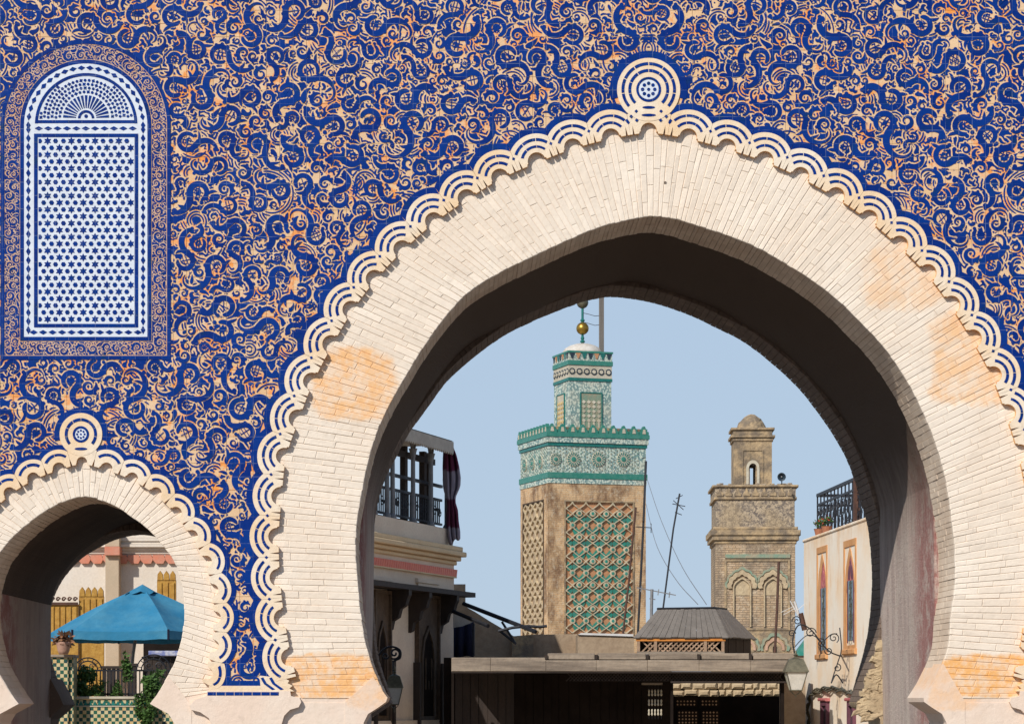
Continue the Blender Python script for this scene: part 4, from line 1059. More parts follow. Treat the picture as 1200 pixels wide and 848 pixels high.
tier(H+.03, zb(565.4), zb(559.5), 'moulding', 'mosaic', dd=DD)
tier(H+.06, zb(559.4), zb(552.8), 'green_band', 'green', dd=DD)
tier(H+.00, zb(552.7), zb(521.7), 'frieze', 'mosaic', dd=DD)
tier(H+.05, zb(521.6), zb(517.7), 'green_band', 'dkgreen', dd=DD)
tier(H+.10, zb(517.6), zb(511.2), 'moulding', 'mosaic', dd=DD)
tier(H+.14, zb(511.1), zb(506.3), 'green_band', 'green', dd=DD)
faces_ = [(LMf, 1), (LMl, 1)]
def rosette(fr, a, b, r, par):
    o = MB().lathe(fr.p(a, b, .0), [(r*1.0, 0), (r*1.0, .035), (r*.96, .045)], 20, fr.z).build('rosette', 'creamst', par)
    m2 = MB()
    for k in range(16):
        t = k*math.pi/8; ct, st = math.cos(t), math.sin(t)
        def q(rr, w_): return (a+rr*ct-w_*st, b+rr*st+w_*ct)
        m2.prism(fr, [q(r*.50, -r*.04), q(r*.88, -r*.10), q(r*.98, 0), q(r*.88, r*.10), q(r*.50, r*.04)], .04, .055)
    m2.build('petal_ring', 'dkgreen', o)
    MB().lathe(fr.p(a, b, .04), [(r*.38, 0), (r*.34, .03), (.01, .05)], 12, fr.z).build('boss', 'green', o)
for i, x in enumerate((656, 672, 701.2, 730.4)):
    if i == 0: continue
    a, b = LMf.px(x, 538, .0); rosette(LMf, a, b, .34, mn)
a, b = LMf.px(649, 537.7, 0); rosette(LMf, a+.09, b, .28, mn)
for x, y in ((615.5, 545), (624.5, 543), (633.8, 541)):
    a, b = LMl.px(x, y, 0); rosette(LMl, a, b, .30, mn)
# small star tiles sprinkled through the frieze
m2 = MB()
for fr in (LMf, LMl):
    for i in range(30):
        for j in range(7):
            a = .12+i*.15; b = zb(551)+j*.17+(.08 if i % 2 else 0)
            if a > (LW if fr is LMf else LL)-.1 or b > zb(523.5): continue
            m2.prism(fr, [(a+.03*math.cos(k*math.pi/3), b+.03*math.sin(k*math.pi/3)) for k in range(6)], 0, .02+.004*((i+j) % 3))
m2.build('star_tiles', 'wgreen', mn, kind='stuff')
# merlons along the platform
def merlon(fr, a, b, w_, h, mat, par, th=.16, c=0.0):
    p = [(a-w_*.5, b), (a+w_*.5, b), (a+w_*.5, b+h*.35), (a+w_*.32, b+h*.42), (a+w_*.36, b+h*.62), (a+w_*.18, b+h*.72), (a+w_*.12, b+h*.93), (a, b+h), (a-w_*.12, b+h*.93), (a-w_*.18, b+h*.72), (a-w_*.36, b+h*.62), (a-w_*.32, b+h*.42), (a-w_*.5, b+h*.35)]
    o = MB().prism(fr, p, c-th, c).build('merlon', mat, par)
    MB().prism(fr, [(a-w_*.18, b+h*.12), (a+w_*.18, b+h*.12), (a+w_*.10, b+h*.62), (a-w_*.10, b+h*.62)], c, c+.02).build('merlon_inlay', 'creamst', o)
    return o
zt = zb(506.3); nM = 10
for i in range(nM):
    w_ = (LW+.24)/nM; w2 = (LL+.24)/nM
    merlon(LMf, -.12+w_*(i+.5), zt, w_*.94, .42, 'green', mn, .16, .12)
    merlon(LMl, -.12+w2*(i+.5), zt, w2*.94, .42, 'green', mn, .16, .12)
MB().box(TWf, -H+.05, H-.05, zt, zt+.30, -LL/2+.05, LL/2-.05).build('platform_parapet', 'rm_stone', mn)
# sebka panels
def sebka(fr, x0, y0, x1, y1, ncol, nrow, par, ribmat, ground, leaf=None, depth=.06):
    a0, b1 = fr.px(x0, y0); a1, b0 = fr.px(x1, y1); a0, a1 = min(a0, a1), max(a0, a1)
    W_, Hh = a1-a0, b1-b0
    MB().box(fr, a0-.02, a1+.02, b0-.02, b1+.02, -.088, -.06).build('panel_ground', ground, par)
    pw = W_/ncol; ph = Hh/nrow; rb = MB(); t_ = pw*.055 if leaf else pw*.10
    for i in range(ncol+1):
        for sg in (-1, 1):
            pts = []
            nn = nrow*8
            for j in range(nn+1):
                t = j/8.0; tri = abs((t % 2)-1); s_ = .5-.5*math.cos(math.pi*tri); s_ = .5*s_+.5*tri**1.6
                a = a0+i*pw+sg*(pw*.5-pw*s_)-0*pw*.5+sg*0
                a = a0+(i)*pw+sg*pw*(.5-s_)*1.0
                pts.append((min(max(a, a0), a1), b0+j*Hh/nn))
            for j in range(nn):
                p, q = pts[j], pts[j+1]
                if abs(p[0]-q[0]) < 1e-6 and (p[0] <= a0+1e-6 or p[0] >= a1-1e-6): continue
                h_ = .03+.004*(1 if sg > 0 else 0)+.001*(i % 2)
                rb.prism(fr, [(p[0]-t_, p[1]), (q[0]-t_, q[1]), (q[0]+t_, q[1]), (p[0]+t_, p[1])][::1], -.064, h_-.0+(.0007*(j % 2)))
    rb.build('sebka_ribs', ribmat, par, kind='stuff')
    if leaf:
        lm = MB(); cm = MB()
        for j in range(nrow*1+1):
            for i in range(ncol+1):
                off = .5 if j % 2 else 0
                ca = a0+(i+off)*pw; cb = b0+(j)*ph
                if not (a0+.05 < ca < a1-.05 or True): continue
                for sg in (-1, 1):
                    A = ca+sg*pw*.22; p = [(A-pw*.10, cb+ph*.24), (A+pw*.10, cb+ph*.24), (A+pw*.25, cb+ph*.58), (A+sg*pw*.08, cb+ph*1.02), (A-pw*.25, cb+ph*.58)]
                    if min(q[0] for q in p) > a0 and max(q[0] for q in p) < a1 and max(q[1] for q in p) < b1: lm.prism(fr, p, -.064, -.012)
                if a0+pw*.2 < ca < a1-pw*.2 and b0+ph*.2 < cb < b1-ph*.2:
                    cm.lathe(fr.p(ca, cb+ph*.05, -.02), [(pw*.22, 0), (pw*.22, .06), (pw*.16, .065)], 10, fr.z)
                    lm.lathe(fr.p(ca, cb+ph*.05, .045), [(pw*.12, 0), (pw*.1, .012)], 8, fr.z)
        lm.build('glazed_leaves', leaf, par, kind='stuff'); cm.build('round_bosses', ribmat, par, kind='stuff')
    fm2 = MB(); g = .07
    for q in ((a0-g, a0, b0-g, b1+g), (a1, a1+g, b0-g, b1+g)): fm2.box(fr, *q, -.05, .035)
    fm2.box(fr, a0, a1, b1, b1+g, -.05, .04); fm2.build('panel_frame', 'brownwood' if not leaf else 'rm_stone', par)
sebka(LMf, 662.8, 587.5, 741.5, 742, 5, 11, mn, 'tanpale', 'orange_t', 'green')
sebka(LMl, 613.5, 592, 637, 742, 4, 12, mn, 'tanstone', 'parapet')
# turret
h2 = 1.10
zz = lambda py: EYE+(VY-py)*121.5/F_
tier(h2-.03, zt, zz(446), 'turret_wall', 'mosaic')
tier(h2+.01, zz(446), zz(442.5), 'green_band', 'dkgreen'); tier(h2-.01, zz(442.4), zz(427.6), 'star_frieze', 'creamst')
tier(h2+.03, zz(427.5), zz(422.3), 'green_band', 'green'); tier(h2-.0, zz(422.2), zz(413.2), 'turret_parapet', 'mosaic'); tier(h2+.04, zz(413.1), zz(411), 'green_band', 'green')
Tf = Frame(TWf.p(-h2, 0, h2), TWf.x, (0, 0, 1), TWf.z); Tl = Frame(TWf.p(-h2, 0, -h2), TWf.z, (0, 0, 1), -TWf.x)
for fr in (Tf, Tl):
    m2 = MB()
    for k in range(6):
        a = .18+k*(2*h2-.36)/5; b = (zz(442.4)+zz(427.6))/2; r = .155
        m2.lathe(fr.p(a, b, -.012), [(r, 0), (r, .025)], 12, fr.z)
    m2.build('star_ring', 'blackt', mn); m2 = MB()
    for k in range(6):
        a = .18+k*(2*h2-.36)/5; b = (zz(442.4)+zz(427.6))/2
        m2.lathe(fr.p(a, b, .008), [(.10, 0), (.09, .02)], 8, fr.z)
        if k < 5: m2.lathe(fr.p(a+.185, b, -.01), [(.06, 0), (.05, .03)], 4, fr.z)
    m2.build('star_centre', 'creamst', mn)
    for k in range(7):
        a = .17+k*(2*h2-.34)/6; b = zz(413.4); MB().prism(fr, [(a-.12, b), (a+.12, b), (a+.03, b-.26), (a-.03, b-.26)], .0, .035).build('pendant_tile', ('blackt', 'orange_t', 'dkgreen')[k % 3], mn)
    # panel
    if fr is Tf: q = (.58, 1.70)
    else: q = (.55, 1.62)
    b0, b1 = zt+.30, zz(459); g = .05
    m2 = MB(); m2.box(fr, q[0], q[0]+g, b0, b1, -.03, .03); m2.box(fr, q[1]-g, q[1], b0, b1, -.03, .03); m2.box(fr, q[0]+g, q[1]-g, b1-g, b1, -.03, .031); m2.build('panel_frame', 'dkgreen', mn)
    MB().box(fr, q[0]+g, q[1]-g, b0, b1-g, -.03, .006).build('panel_ground', 'wgreen' if fr is Tf else 'creamst', mn)
    m2 = MB(); w_ = q[1]-q[0]-2*g
    for k in range(4):
        for j in range(5):
            ca = q[0]+g+w_*(k+.5)/4; cb = b0+.42+j*.22
            if cb < b1-.12: m2.prism(fr, [(ca-w_*.10, cb), (ca, cb-.08), (ca+w_*.10, cb), (ca, cb+.10)], .0, .03)
        m2.box(fr, q[0]+g+w_*(k+.5)/4-.04, q[0]+g+w_*(k+.5)/4+.04, b0, b0+.34, 0, .035)
    m2.build('panel_relief', 'creamst' if fr is Tf else 'yellowst', mn)
MB().lathe(c_+Vector((0, 0, zz(412))), [(1.0, 0), (.98, .12), (.85, .30), (.62, .44), (.35, .52), (.08, .56)], 20).build('dome', 'whitedome', mn, smooth=True)
fin = MB(); z0 = zz(401.5); fin.tube([c_+Vector((0, 0, z0-.2)), c_+Vector((0, 0, zz(322)))], .06, 8)
for py, r in ((396, .12), (392, .09), (371, .11)): fin.lathe(c_+Vector((0, 0, zz(py))), [(.06, -.08), (r, -.02), (r, .02), (.06, .08)], 10)
fo = fin.build('finial_pole', 'dkgreen', mn)
for py, r in ((380.5, .30), (350, .28), (331, .18)): MB().lathe(c_+Vector((0, 0, zz(py))), [(r*math.sin(t)+.004, -r*math.cos(t)) for t in np.linspace(0, math.pi, 9)], 14).build('ball', 'gold' if py == 380.5 else 'brass', fo, smooth=True)
gp = TWf.p(.78, 0, .5)
o = MB().box(Frame(gp, TWf.x, (0, 0, 1), TWf.z), -.10, .10, zz(412), zz(325), -.08, .08).build('gallows_post', 'greywood', mn)
m2 = MB()
for py in (366, 377): 
    a = gp+Vector((0, 0, zz(py))); b = c_+Vector((0, 0, zz(py-4)))
    m2.tube([a, a.lerp(b, .35)-Vector((0, 0, .07)), a.lerp(b, .7)-Vector((0, 0, .02)), b], .018, 4)
m2.build('tie_chain', 'iron', o)

# ---------------------------------------------------------------- brick minaret
RMY = 100.0
RMf = facing(838.5, RMY, (1, -.04)); RW = 93*RMY/F_
c_ = RMf.p(RW/2, 0, -RW/2); RT = Frame(c_, RMf.x, (0, 0, 1), RMf.z); zr = lambda py: EYE+(VY-py)*RMY/F_
rm = thing('minaret', 'weathered tan brick minaret with small domed turret and two blind arches', 'minaret', c_)
H = RW/2
tier(H, 0, zr(637), 'shaft', 'rm_brick', rm, 0, RT)
for i, (h, y0, y1, m_) in enumerate(((.05, 637, 633, 'rm_stone'), (.14, 633, 627.5, 'rm_stone'), (.20, 627.5, 621, 'rm_stone'), (.10, 621, 617, 'rm_stone'), (-.02, 617, 585.5, 'lichen'), (.06, 585.5, 582, 'rm_stone'), (.02, 582, 571, 'lichen'), (.12, 571, 568, 'rm_stone'))):
    tier(H+h, zr(y0), zr(y1)-.001*i, 'ledge' if m_ == 'rm_stone' else 'frieze', m_, rm, .03 if m_ == 'rm_stone' else 0, RT)
for k in range(9):                              # carved merlon shapes on the parapet band
    a = -H+RW*(k+.5)/9; b = zr(581)
    MB().prism(RT, [(a-.13, b), (a+.13, b), (a+.13, b+.10), (a+.06, b+.16), (a+.03, b+.30), (a-.03, b+.30), (a-.06, b+.16), (a-.13, b+.10)], H+.01, H+.06).build('carved_merlon', 'rm_stone', rm)
# rubble weeds of the parapet top
for k in range(16):
    a = random.uniform(-H, H); MB().box(Frame(RT.p(a, zr(568), H-.02), RT.x, (0, 0, 1), RT.z), -.08, .08, -.02, random.uniform(.02, .07), -.1, .08, .02).build('coping_stone', 'lichen', rm)
RFf = Frame(RT.p(-H, 0, H), RT.x, (0, 0, 1), RT.z)
m2 = MB(); boxpx(m2, RFf, 850, 649, 926, 653.3, -.02, .05); m2.build('green_string_course', 'wgreen', rm)
m2 = MB()
for (x0, y0, x1, y1) in ((849, 655, 851.5, 738), (923.5, 655, 926, 738), (851.6, 655, 923.4, 657.2), (851.6, 735.5, 923.4, 738)): boxpx(m2, RFf, x0, y0, x1, y1, -.02, .045)
m2.build('panel_frame', 'rm_stone', rm)
def arch_band(cx, cy, r0, r1, lobes, c1, name, mat, y_bot=None, amp=1.6, a0=-.15, frm=RFf):
    m2 = MB(); n = 44; A = []; B = []
    for i in range(n+1):
        t = a0+(math.pi-2*a0)*i/n; k = amp*abs(math.sin((t-a0)/(math.pi-2*a0)*math.pi*lobes)) if lobes else 0
        peak = 2.2*max(0, 1-abs(t-math.pi/2)*2.2)
        A.append((cx+(r1+k+peak)*math.cos(t), cy-(r1+k+peak)*math.sin(t))); B.append((cx+(r0+k*.6+peak*.7)*math.cos(t), cy-(r0+k*.6+peak*.7)*math.sin(t)))
    if y_bot: A = [(A[0][0], y_bot)]+A+[(A[-1][0], y_bot)]; B = [(B[0][0], y_bot)]+B+[(B[-1][0], y_bot)]
    m2.ring(frm, poly_px(frm, A), poly_px(frm, B), -.02, c1, False); return m2.build(name, mat, rm)
for cx in (869.5, 905.5):
    arch_band(cx, 686, 16.6, 18.4, 7, .05, 'green_arch_edge', 'wgreen', None, 2.0)
    arch_band(cx, 687, 11.5, 16.0, 7, .085, 'lobed_arch', 'tanstone', None, 1.8)
    arch_band(cx, 689, 9.2, 10.8, 0, .10, 'blind_arch', 'tanstone', 734, 0)
    MB().prism(RFf, poly_px(RFf, [(cx-9, 697)]+[(cx-9*math.cos(t), 689-9.5*math.sin(t)) for t in np.linspace(0, math.pi, 12)]+[(cx+9, 697)]), -.02, .02).build('arch_plaster', 'tanstone', rm)
m2 = MB(); boxpx(m2, RFf, 851, 739, 926, 764, -.02, .012); m2.build('lower_panel', 'rm_stone', rm)
for cx in (908, 874): arch_band(cx, 760, 13.2, 16, 6, .06, 'green_arch_edge', 'wgreen', None, 2); arch_band(cx, 760, 8.5, 11.5, 0, .07, 'lower_arch', 'pinkstone', None, 0)
MB().prism(RFf, poly_px(RFf, [(905.8, 757), (910, 757), (910, 764), (905.8, 764)]), 0, .03).build('slit_window', 'dark', rm)
# turret of the brick minaret, with a slit that shows the sky
h = 45*RMY/F_/2; tc_ = RT.p(RFf.px(884.3, 540)[0]-H, 0, -.15); Tt = Frame(tc_, RT.x, (0, 0, 1), RT.z)
zs0, zs1 = zr(565), zr(542); sw_ = .115
m2 = MB(); zlo, zhi = zr(568), zr(513)
m2.box(Tt, -h, -sw_, zlo, zhi, -h, h); m2.box(Tt, sw_, h, zlo, zhi, -h, h); m2.box(Tt, -sw_, sw_, zs1, zhi, -h+.01, h-.01); m2.box(Tt, -sw_, sw_, zlo, zs0, -h+.01, h-.01)
m2.build('turret_wall', 'rm_stone', rm)
MB().box(Tt, -sw_+.0, sw_-.0, zr(543.5), zr(538.5), h-.25, h-.02).build('slit_lintel', 'dark', rm)
Tq = Frame(Tt.p(-h, 0, h), Tt.x, (0, 0, 1), Tt.z)
ap = [(-.42, zlo+.03)]+[(-.42, zr(524))]+[(.42, zr(524)), (.42, zlo+.03)]
m2 = MB(); g = .045
m2.box(Tt, -.42, -.42+g, zlo, zr(524), h, h+.03); m2.box(Tt, .42-g, .42, zlo, zr(524), h, h+.03); m2.box(Tt, -.42+g, .42-g, zr(524)-g, zr(524), h, h+.031); m2.build('turret_panel_frame', 'rm_stone', rm)
A = [(-.26, zlo)]+[(-.26*math.cos(t), zr(546)+.32*math.sin(t)) for t in np.linspace(0, math.pi, 14)]+[(.26, zlo)]
B = [(-.16, zlo)]+[(-.16*math.cos(t), zr(546)+.19*math.sin(t)) for t in np.linspace(0, math.pi, 14)]+[(.16, zlo)]
MB().ring(Tt, A, B, h, h+.05, False).build('turret_arch', 'creamst', rm)
for i, (e, y0, y1) in enumerate(((.05, 514, 510), (.12, 510, 507), (.02, 507, 501), (.10, 501, 498))): tier(h+e, zr(y0), zr(y1)-.001*i, 'cornice', 'rm_stone', rm, .02, Tt)
dmb = MB().lathe(tc_+Vector((0, 0, zr(498.5))), [(.60, 0), (.58, .08), (.55, .17), (.50, .27), (.42, .36), (.38, .42), (.26, .52), (.12, .60), (.02, .615)], 18)
dmb.v = [tuple(Vector(v)+Vector((random.uniform(-.022, .022), random.uniform(-.022, .022), random.uniform(-.016, .016)))) for v in dmb.v]
dmb.build('dome', 'rm_stone', rm)
# loudspeaker on the parapet
c = P(916, 558.5, RMY-1.2); ls = thing('loudspeaker', 'round black horn loudspeaker beside the turret of the brick minaret', 'loudspeaker', (c.x, c.y, zr(568)))
dv = Vector((-.15, -1, -.1)).normalized()
MB().lathe(c, [(.04, -.30), (.05, -.14), (.09, -.04), (.155, .06), (.165, .075), (.15, .07), (.06, -.02), (.035, -.1)], 16, dv).build('horn', 'blackt', ls, smooth=True)
MB().lathe(c-dv*.03, [(.03, 0), (.035, .05), (.01, .07)], 10, dv).build('driver', 'steel', ls)
MB().tube([c-dv*.2, c-dv*.2-Vector((0, 0, .3))], .02, 6).build('bracket', 'iron', ls)

# ---------------------------------------------------------------- thin rods, aerials and wires
def rod(name, label, cat, pts, r, mat, Y, group=None, extra=None):
    pp = [P(x, y, Y+d) for x, y, d in pts]; mb = MB().tube(pp, r, 6); 
    if extra: extra(mb)
    return tag(mb.build(name, mat), label, cat, group)
rod('rooftop_pole', 'thin dark pole standing against the right edge of the tiled minaret', 'pole', [(757, 540, 0), (753.5, 625, 0), (747.5, 742, 0)], .055, 'iron', 119.0,
    extra=lambda m: [m.tube([P(x0, y0, 119), P(x1, y1, 119)], .025, 4) for x0, y0, x1, y1 in ((752, 537, 757, 536), (745, 617, 763, 618), (763, 613, 763, 624))])
rod('rooftop_pole', 'shorter rusty pole leaning in front of the green leaf panel', 'pole', [(745, 594, 0), (737, 680, 0), (730, 742, 0)], .05, 'rust', 118.5, extra=lambda m: m.tube([P(745, 600, 118.5), P(748.5, 600, 118.5)], .02, 4))
rod('rooftop_pole', 'rust brown pole in front of the blind arches of the brick minaret', 'pole', [(912.7, 658, 0), (910.5, 715, 0), (908, 764, 0)], .05, 'rust', 97.0)
rod('aerial_mast', 'tall leaning black mast with crossed aerial rods between the minarets', 'aerial', [(796.5, 578, 0), (789, 620, 0), (777, 713, 0)], .03, 'iron', 85,
    extra=lambda m: [m.tube([P(*a, 85), P(*b, 85)], .018, 4) for a, b in (((788, 590), (803, 593)), ((789, 586), (801, 597)), ((791, 600), (799, 603)), ((792, 584), (800, 580)))])
rod('television_aerial', 'low grey television aerial standing left of the pavilion roof', 'aerial', [(764, 690, 0), (763, 735, 0)], .05, 'steel', 80,
    extra=lambda m: [m.tube([P(*a, 80), P(*b, 80)], .022, 4) for a, b in (((746, 688), (792, 697)), ((761, 701), (768, 702)), ((752, 686), (751, 693)), ((772, 690), (771, 697)), ((785, 693), (784, 700)))])
for i, (pts, lab) in enumerate((([(758, 560), (775, 610), (800, 665), (828, 708)], 'upper slack wire from the tiled minaret down to the pavilion roof'), ([(757, 590), (770, 640), (793, 680), (818, 708)], 'lower slack wire from the tiled minaret down to the pavilion roof'))):
    q = catmull([(x, y) for x, y in pts], 6); n_ = len(q); tag(MB().tube([P(x, y, 118-38*k/(n_-1)) for k, (x, y) in enumerate(q)], .013, 4).build('overhead_wire', 'steel'), lab, 'wire')

# ---------------------------------------------------------------- left house (in shade) with roof terrace
LHY = 60.0
LF = facing(532, LHY, (.336, 1)); LF = Frame(LF.o, LF.x, (0, 0, 1), (LF.x.y, -LF.x.x, 0))
lh = thing('terrace_house', 'shaded ochre house with red tile band, tall dark doors and roof terrace', 'house', LF.p(-3, 0, -1.2))
al = lambda x, y, c=0: LF.px(x, y, c)
zt_ = al(529, 620)[1]
zc0, zc1 = al(532, 662)[1], al(530, 640)[1]
MB().box(LF, -7.2, 0, 0, zc0+.02, -2.6, 0).build('wall', 'wallshade', lh)
MB().box(LF, -7.2, -.02, zc0+.02, zt_, -2.5, -.02).build('terrace_parapet', 'wallshade', lh)
dz = (zc1-zc0)
for i, (o0, o1, f0, f1) in enumerate(((.06, .06, 0, .22), (.14, .14, .22, .45), (.24, .24, .45, .72), (.17, .17, .72, 1.0))):
    MB().box(LF, -7.2, o1, zc0+dz*f0, zc0+dz*f1-.003, -2.6, o1, .02).build('cornice_course', 'corniceM', lh)
zr0, zr1 = al(531, 675.5)[1], al(531, 667)[1]
MB().box(LF, -7.2, .01, zr0-.03, zr0, -.02, .07).build('tile_ledge', 'corniceM', lh)
k = 0; a = -7.1
while a < -.02:
    m2 = MB(); pr = [(a, zr0), (a+.13, zr0), (a+.19, zr1), (a+.06, zr1)]; m2.prism(LF, pr, 0, .055); 
    m2.v = [tuple(v) for v in m2.v]
    m2.build('roof_tile', 'redroof', lh); a += .143
# mouldings, lintel roof, doors
for x0, y0, x1, y1 in ((486.5, 677, 511.5, 682), (488, 682.2, 510, 686.5), (430, 673, 456.5, 678), (430, 678.2, 454, 682.5)):
    a0, b1 = al(x0, y0); a1, _ = al(x1, y0); b0 = b1-(y1-y0)*.0195
    MB().box(LF, a0, a1, b0, b1, 0, .08 if y0 in (677, 673) else .05, .01).build('panel_moulding', 'wallshade', lh)
zl = al(532, 697)[1]
MB().box(LF, -7.2, .04, zl-.06, zl+.05, -.02, .52).build('door_canopy', 'darkwood', lh)
def bracket(x):
    a, _ = al(x, 700); m2 = MB(); fr = Frame(LF.p(a, 0, 0), LF.z, (0, 0, 1), -LF.x)
    z = zl-.06; pr = [(0, z), (.50, z), (.50, z-.12), (.46, z-.20), (.42, z-.34), (.30, z-.42), (.25, z-.60), (.12, z-.68), (.08, z-.86), (0, z-.90)]
    m2.prism(fr, pr, -.09, .09); m2.build('canopy_bracket', 'darkwood', lh)
for x in (455.5, 480, 512.8): bracket(x)
def door(x0, x1, ytop, ybot):
    a0, b1 = al(x0, ytop); a1, _ = al(x1, ytop); b0 = al((x0+x1)/2, ybot)[1]
    d = MB().box(LF, a0, a1, b0, b1, .0, .05).build('door', 'brownwood', lh)
    m2 = MB(); w_ = a1-a0
    zz0 = b0+.15
    fr_ = [(a0+w_*.16, zz0), (a0+w_*.84, zz0), (a0+w_*.84, zz0+1.35), (a0+w_*.74, zz0+1.75), (a0+w_*.5, zz0+2.05), (a0+w_*.26, zz0+1.75), (a0+w_*.16, zz0+1.35)]
    m2.prism(LF, fr_, .045, .06); m2.build('door_opening', 'dark', d)
    m2 = MB(); g = .07
    m2.box(LF, a0-g, a0, b0, b1+g, 0, .11); m2.box(LF, a1, a1+g, b0, b1+g, 0, .11); m2.box(LF, a0, a1, b1, b1+g, 0, .112)
    m2.ring(LF, [(a0+(x-a0)*1.0, y) for x, y in fr_], [(a0+w_*.5+(x-a0-w_*.5)*.82, zz0+(y-zz0)*.95) for x, y in fr_], .05, .09); m2.build('door_frame', 'brownwood', d)
    m2 = MB()
    for q in range(5):
        m2.box(LF, a0+w_*(.2+.15*q), a0+w_*(.22+.15*q), b0+.75, b0+.95+.5*(q % 2), .06, .085)
    m2.build('door_lattice', 'brownwood', d)
    for s_ in (a0-.16, a1+.06): MB().box(LF, s_, s_+.11, 0, b0+1.35, .0, .16).build('shutter_post', 'darkwood', lh)
door(487, 510, 699, 846); door(436, 453, 694, 846)
bt = al(500, 843)[1]; MB().box(LF, -7.2, .0, 0, bt, 0, .10).build('door_sill', 'wallshade', lh)
# terrace: slender twin columns with lobed arches, railing, awning, drape
ter = thing('terrace_loggia', 'slim grey columns and iron railing under a beige awning on the roof terrace', 'loggia', LF.p(-2.6, zt_, -.3))
cz = lambda px, py, c=-.12: LF.px(px, py, c)
zcap = cz(504, 531)[1]; zaw = cz(518, 521)[1]
cols = [438, 453.5, 460, 484, 505, 523.5]
for x in cols:
    a, _ = cz(x, 580); thick = x in (460,)
    MB().lathe(LF.p(a, zt_, -.12), [(.09, 0), (.09, .06), (.055, .12), (.05, zcap-zt_-.2), (.085, zcap-zt_-.05), (.10, zcap-zt_)], 10).build('column', 'steel', ter, smooth=False)
for x in (447, 456, 491, 513, 519):
    a, _ = cz(x, 580); MB().box(LF, a-.085, a+.085, zt_, zcap+.1, -.55, -.42).build('rear_post', 'darkwood', ter)
for x0, x1 in zip(cols[:-1], cols[1:]):
    if x1-x0 < 10: continue
    a0, _ = cz(x0, 580); a1, _ = cz(x1, 580); r = (a1-a0)/2; m = (a0+a1)/2
    A = [(a0, zaw-.05)]+[(m-r*math.cos(t)*.999, zaw-.05) for t in np.linspace(.2, math.pi-.2, 12)]+[(a1, zaw-.05)]
    B = [(a0+.03, zcap-.02)]+[(m-(r-.07)*math.cos(t), zcap-.05+min((r)*math.sin(t)*.75, zaw-zcap-.09)+.02*math.cos(t*10)) for t in np.linspace(.2, math.pi-.2, 12)]+[(a1-.03, zcap-.02)]
    MB().ring(LF, A, B, -.16, -.08, False).build('lobed_arch', 'steel', ter)
hd = MB(); hd.box(LF, -7, -.12, zcap-.16, zcap-.02, -.50, -.42); hd.box(LF, -7, -.12, zt_+.02, zt_+.10, -.50, -.42); hd.build('inner_frame', 'darkwood', ter)
rl = MB(); zr_ = zt_+.98
rl.box(LF, -7, -.05, zr_, zr_+.07, -.33, -.26); rl.box(LF, -7, -.05, zt_+.66, zt_+.72, -.32, -.27); rl.box(LF, -7, -.05, zt_+.10, zt_+.15, -.32, -.27)
rlo = rl.build('railing', 'iron', ter)
for i in range(70): 
    a = -8.9+i*.126
    if a > -5.6 and a < -.1: MB().box(LF, a, a+.025, zt_+.15, zt_+.66, -.31, -.285).build('baluster', 'iron', rlo)
m2 = MB(); fr2 = Frame(LF.p(0, 0, -.3), LF.x, (0, 0, 1), LF.z)
for i in range(17):
    a = -5.3+i*.32; m2.tube(scroll((a, zt_+.42), fr2, .13, 0, 1.5, 1 if i % 2 else -1), .014, 4)
m2.build('railing_scrolls', 'iron', rlo)
# far side of the terrace (seen through the columns)
m2 = MB(); m2.box(LF, -7, -.05, zaw-.42, zaw-.12, -2.4, -2.3); m2.box(LF, -7, 0, zt_+.95, zt_+1.02, -2.4, -2.33)
for i in range(6): m2.box(LF, -7+i*1.2, -6.9+i*1.2, zt_, zaw-.1, -2.42, -2.32)
for i in range(46): m2.box(LF, -6.95+i*.15, -6.925+i*.15, zt_, zt_+.95, -2.38, -2.355)
m2.build('rear_frame', 'darkwood', ter)
aw = MB(); n_ = 20; a0 = -7.1; a1 = LF.px(530.5, 518, .16)[0]
fa = lambda a: a
aw.prism(LF, [(a0, zaw-.02), (a1, zaw-.02), (a1, zaw+.06), (a0, zaw+.06)], -2.6, .16)
top = MB(); vs = [LF.p(a0, zaw+.07, .18), LF.p(a1, zaw+.07, .18), LF.p(a1, zaw+.07, -2.6), LF.p(a0, zaw+.07, -2.6), LF.p(a0, zaw+.6, -1.2), LF.p(a1-.9, zaw+.5, -1.2)]
top.add(vs, [(0, 1, 5, 4), (1, 2, 5), (2, 3, 4, 5)]); top.build('awning_roof', 'canvas', ter)
aw.build('awning_edge', 'canvas', ter)
va = MB(); N_ = 90
up_ = [(a0+(a1-a0)*i/N_, zaw+.05) for i in range(N_+1)]; lo_ = [(a0+(a1-a0)*i/N_, zaw-.20-(.06 if i % 2 else 0)) for i in range(N_+1)]
va.ring(LF, up_, lo_, .16, .185, False); va.build('valance', 'canvas', ter)
# gathered drape: waisted sheet with folds
dr = MB(); rows = 26; colsn = 22
prof = [(0, 519.5, 531), (.10, 519, 534.5), (.22, 518.5, 537.5), (.34, 519, 539.5), (.44, 520, 539), (.54, 523.5, 534), (.60, 524.5, 533), (.70, 523.5, 536.5), (.82, 523.5, 537.5), (.92, 524.5, 539), (1, 527, 539)]
pr = np.array(prof); f_ = []
fc = WF(LHY-.45)
for i in range(rows+1):
    t = i/rows; xl = np.interp(t, pr[:, 0], pr[:, 1]); xr = np.interp(t, pr[:, 0], pr[:, 2])
    for j in range(colsn+1):
        s_ = j/colsn; y = 522+t*(116-8*s_)+2*math.sin(s_*9)*t
        p = P(xl+(xr-xl)*s_, y, LHY-.45+.10*math.sin(s_*17+t*2.2)+.05*math.sin(s_*31+t*5)); f_.append(p)
W1 = colsn+1
dr.add(f_, [(i*W1+j, i*W1+j+1, (i+1)*W1+j+1, (i+1)*W1+j) for i in range(rows) for j in range(colsn)])
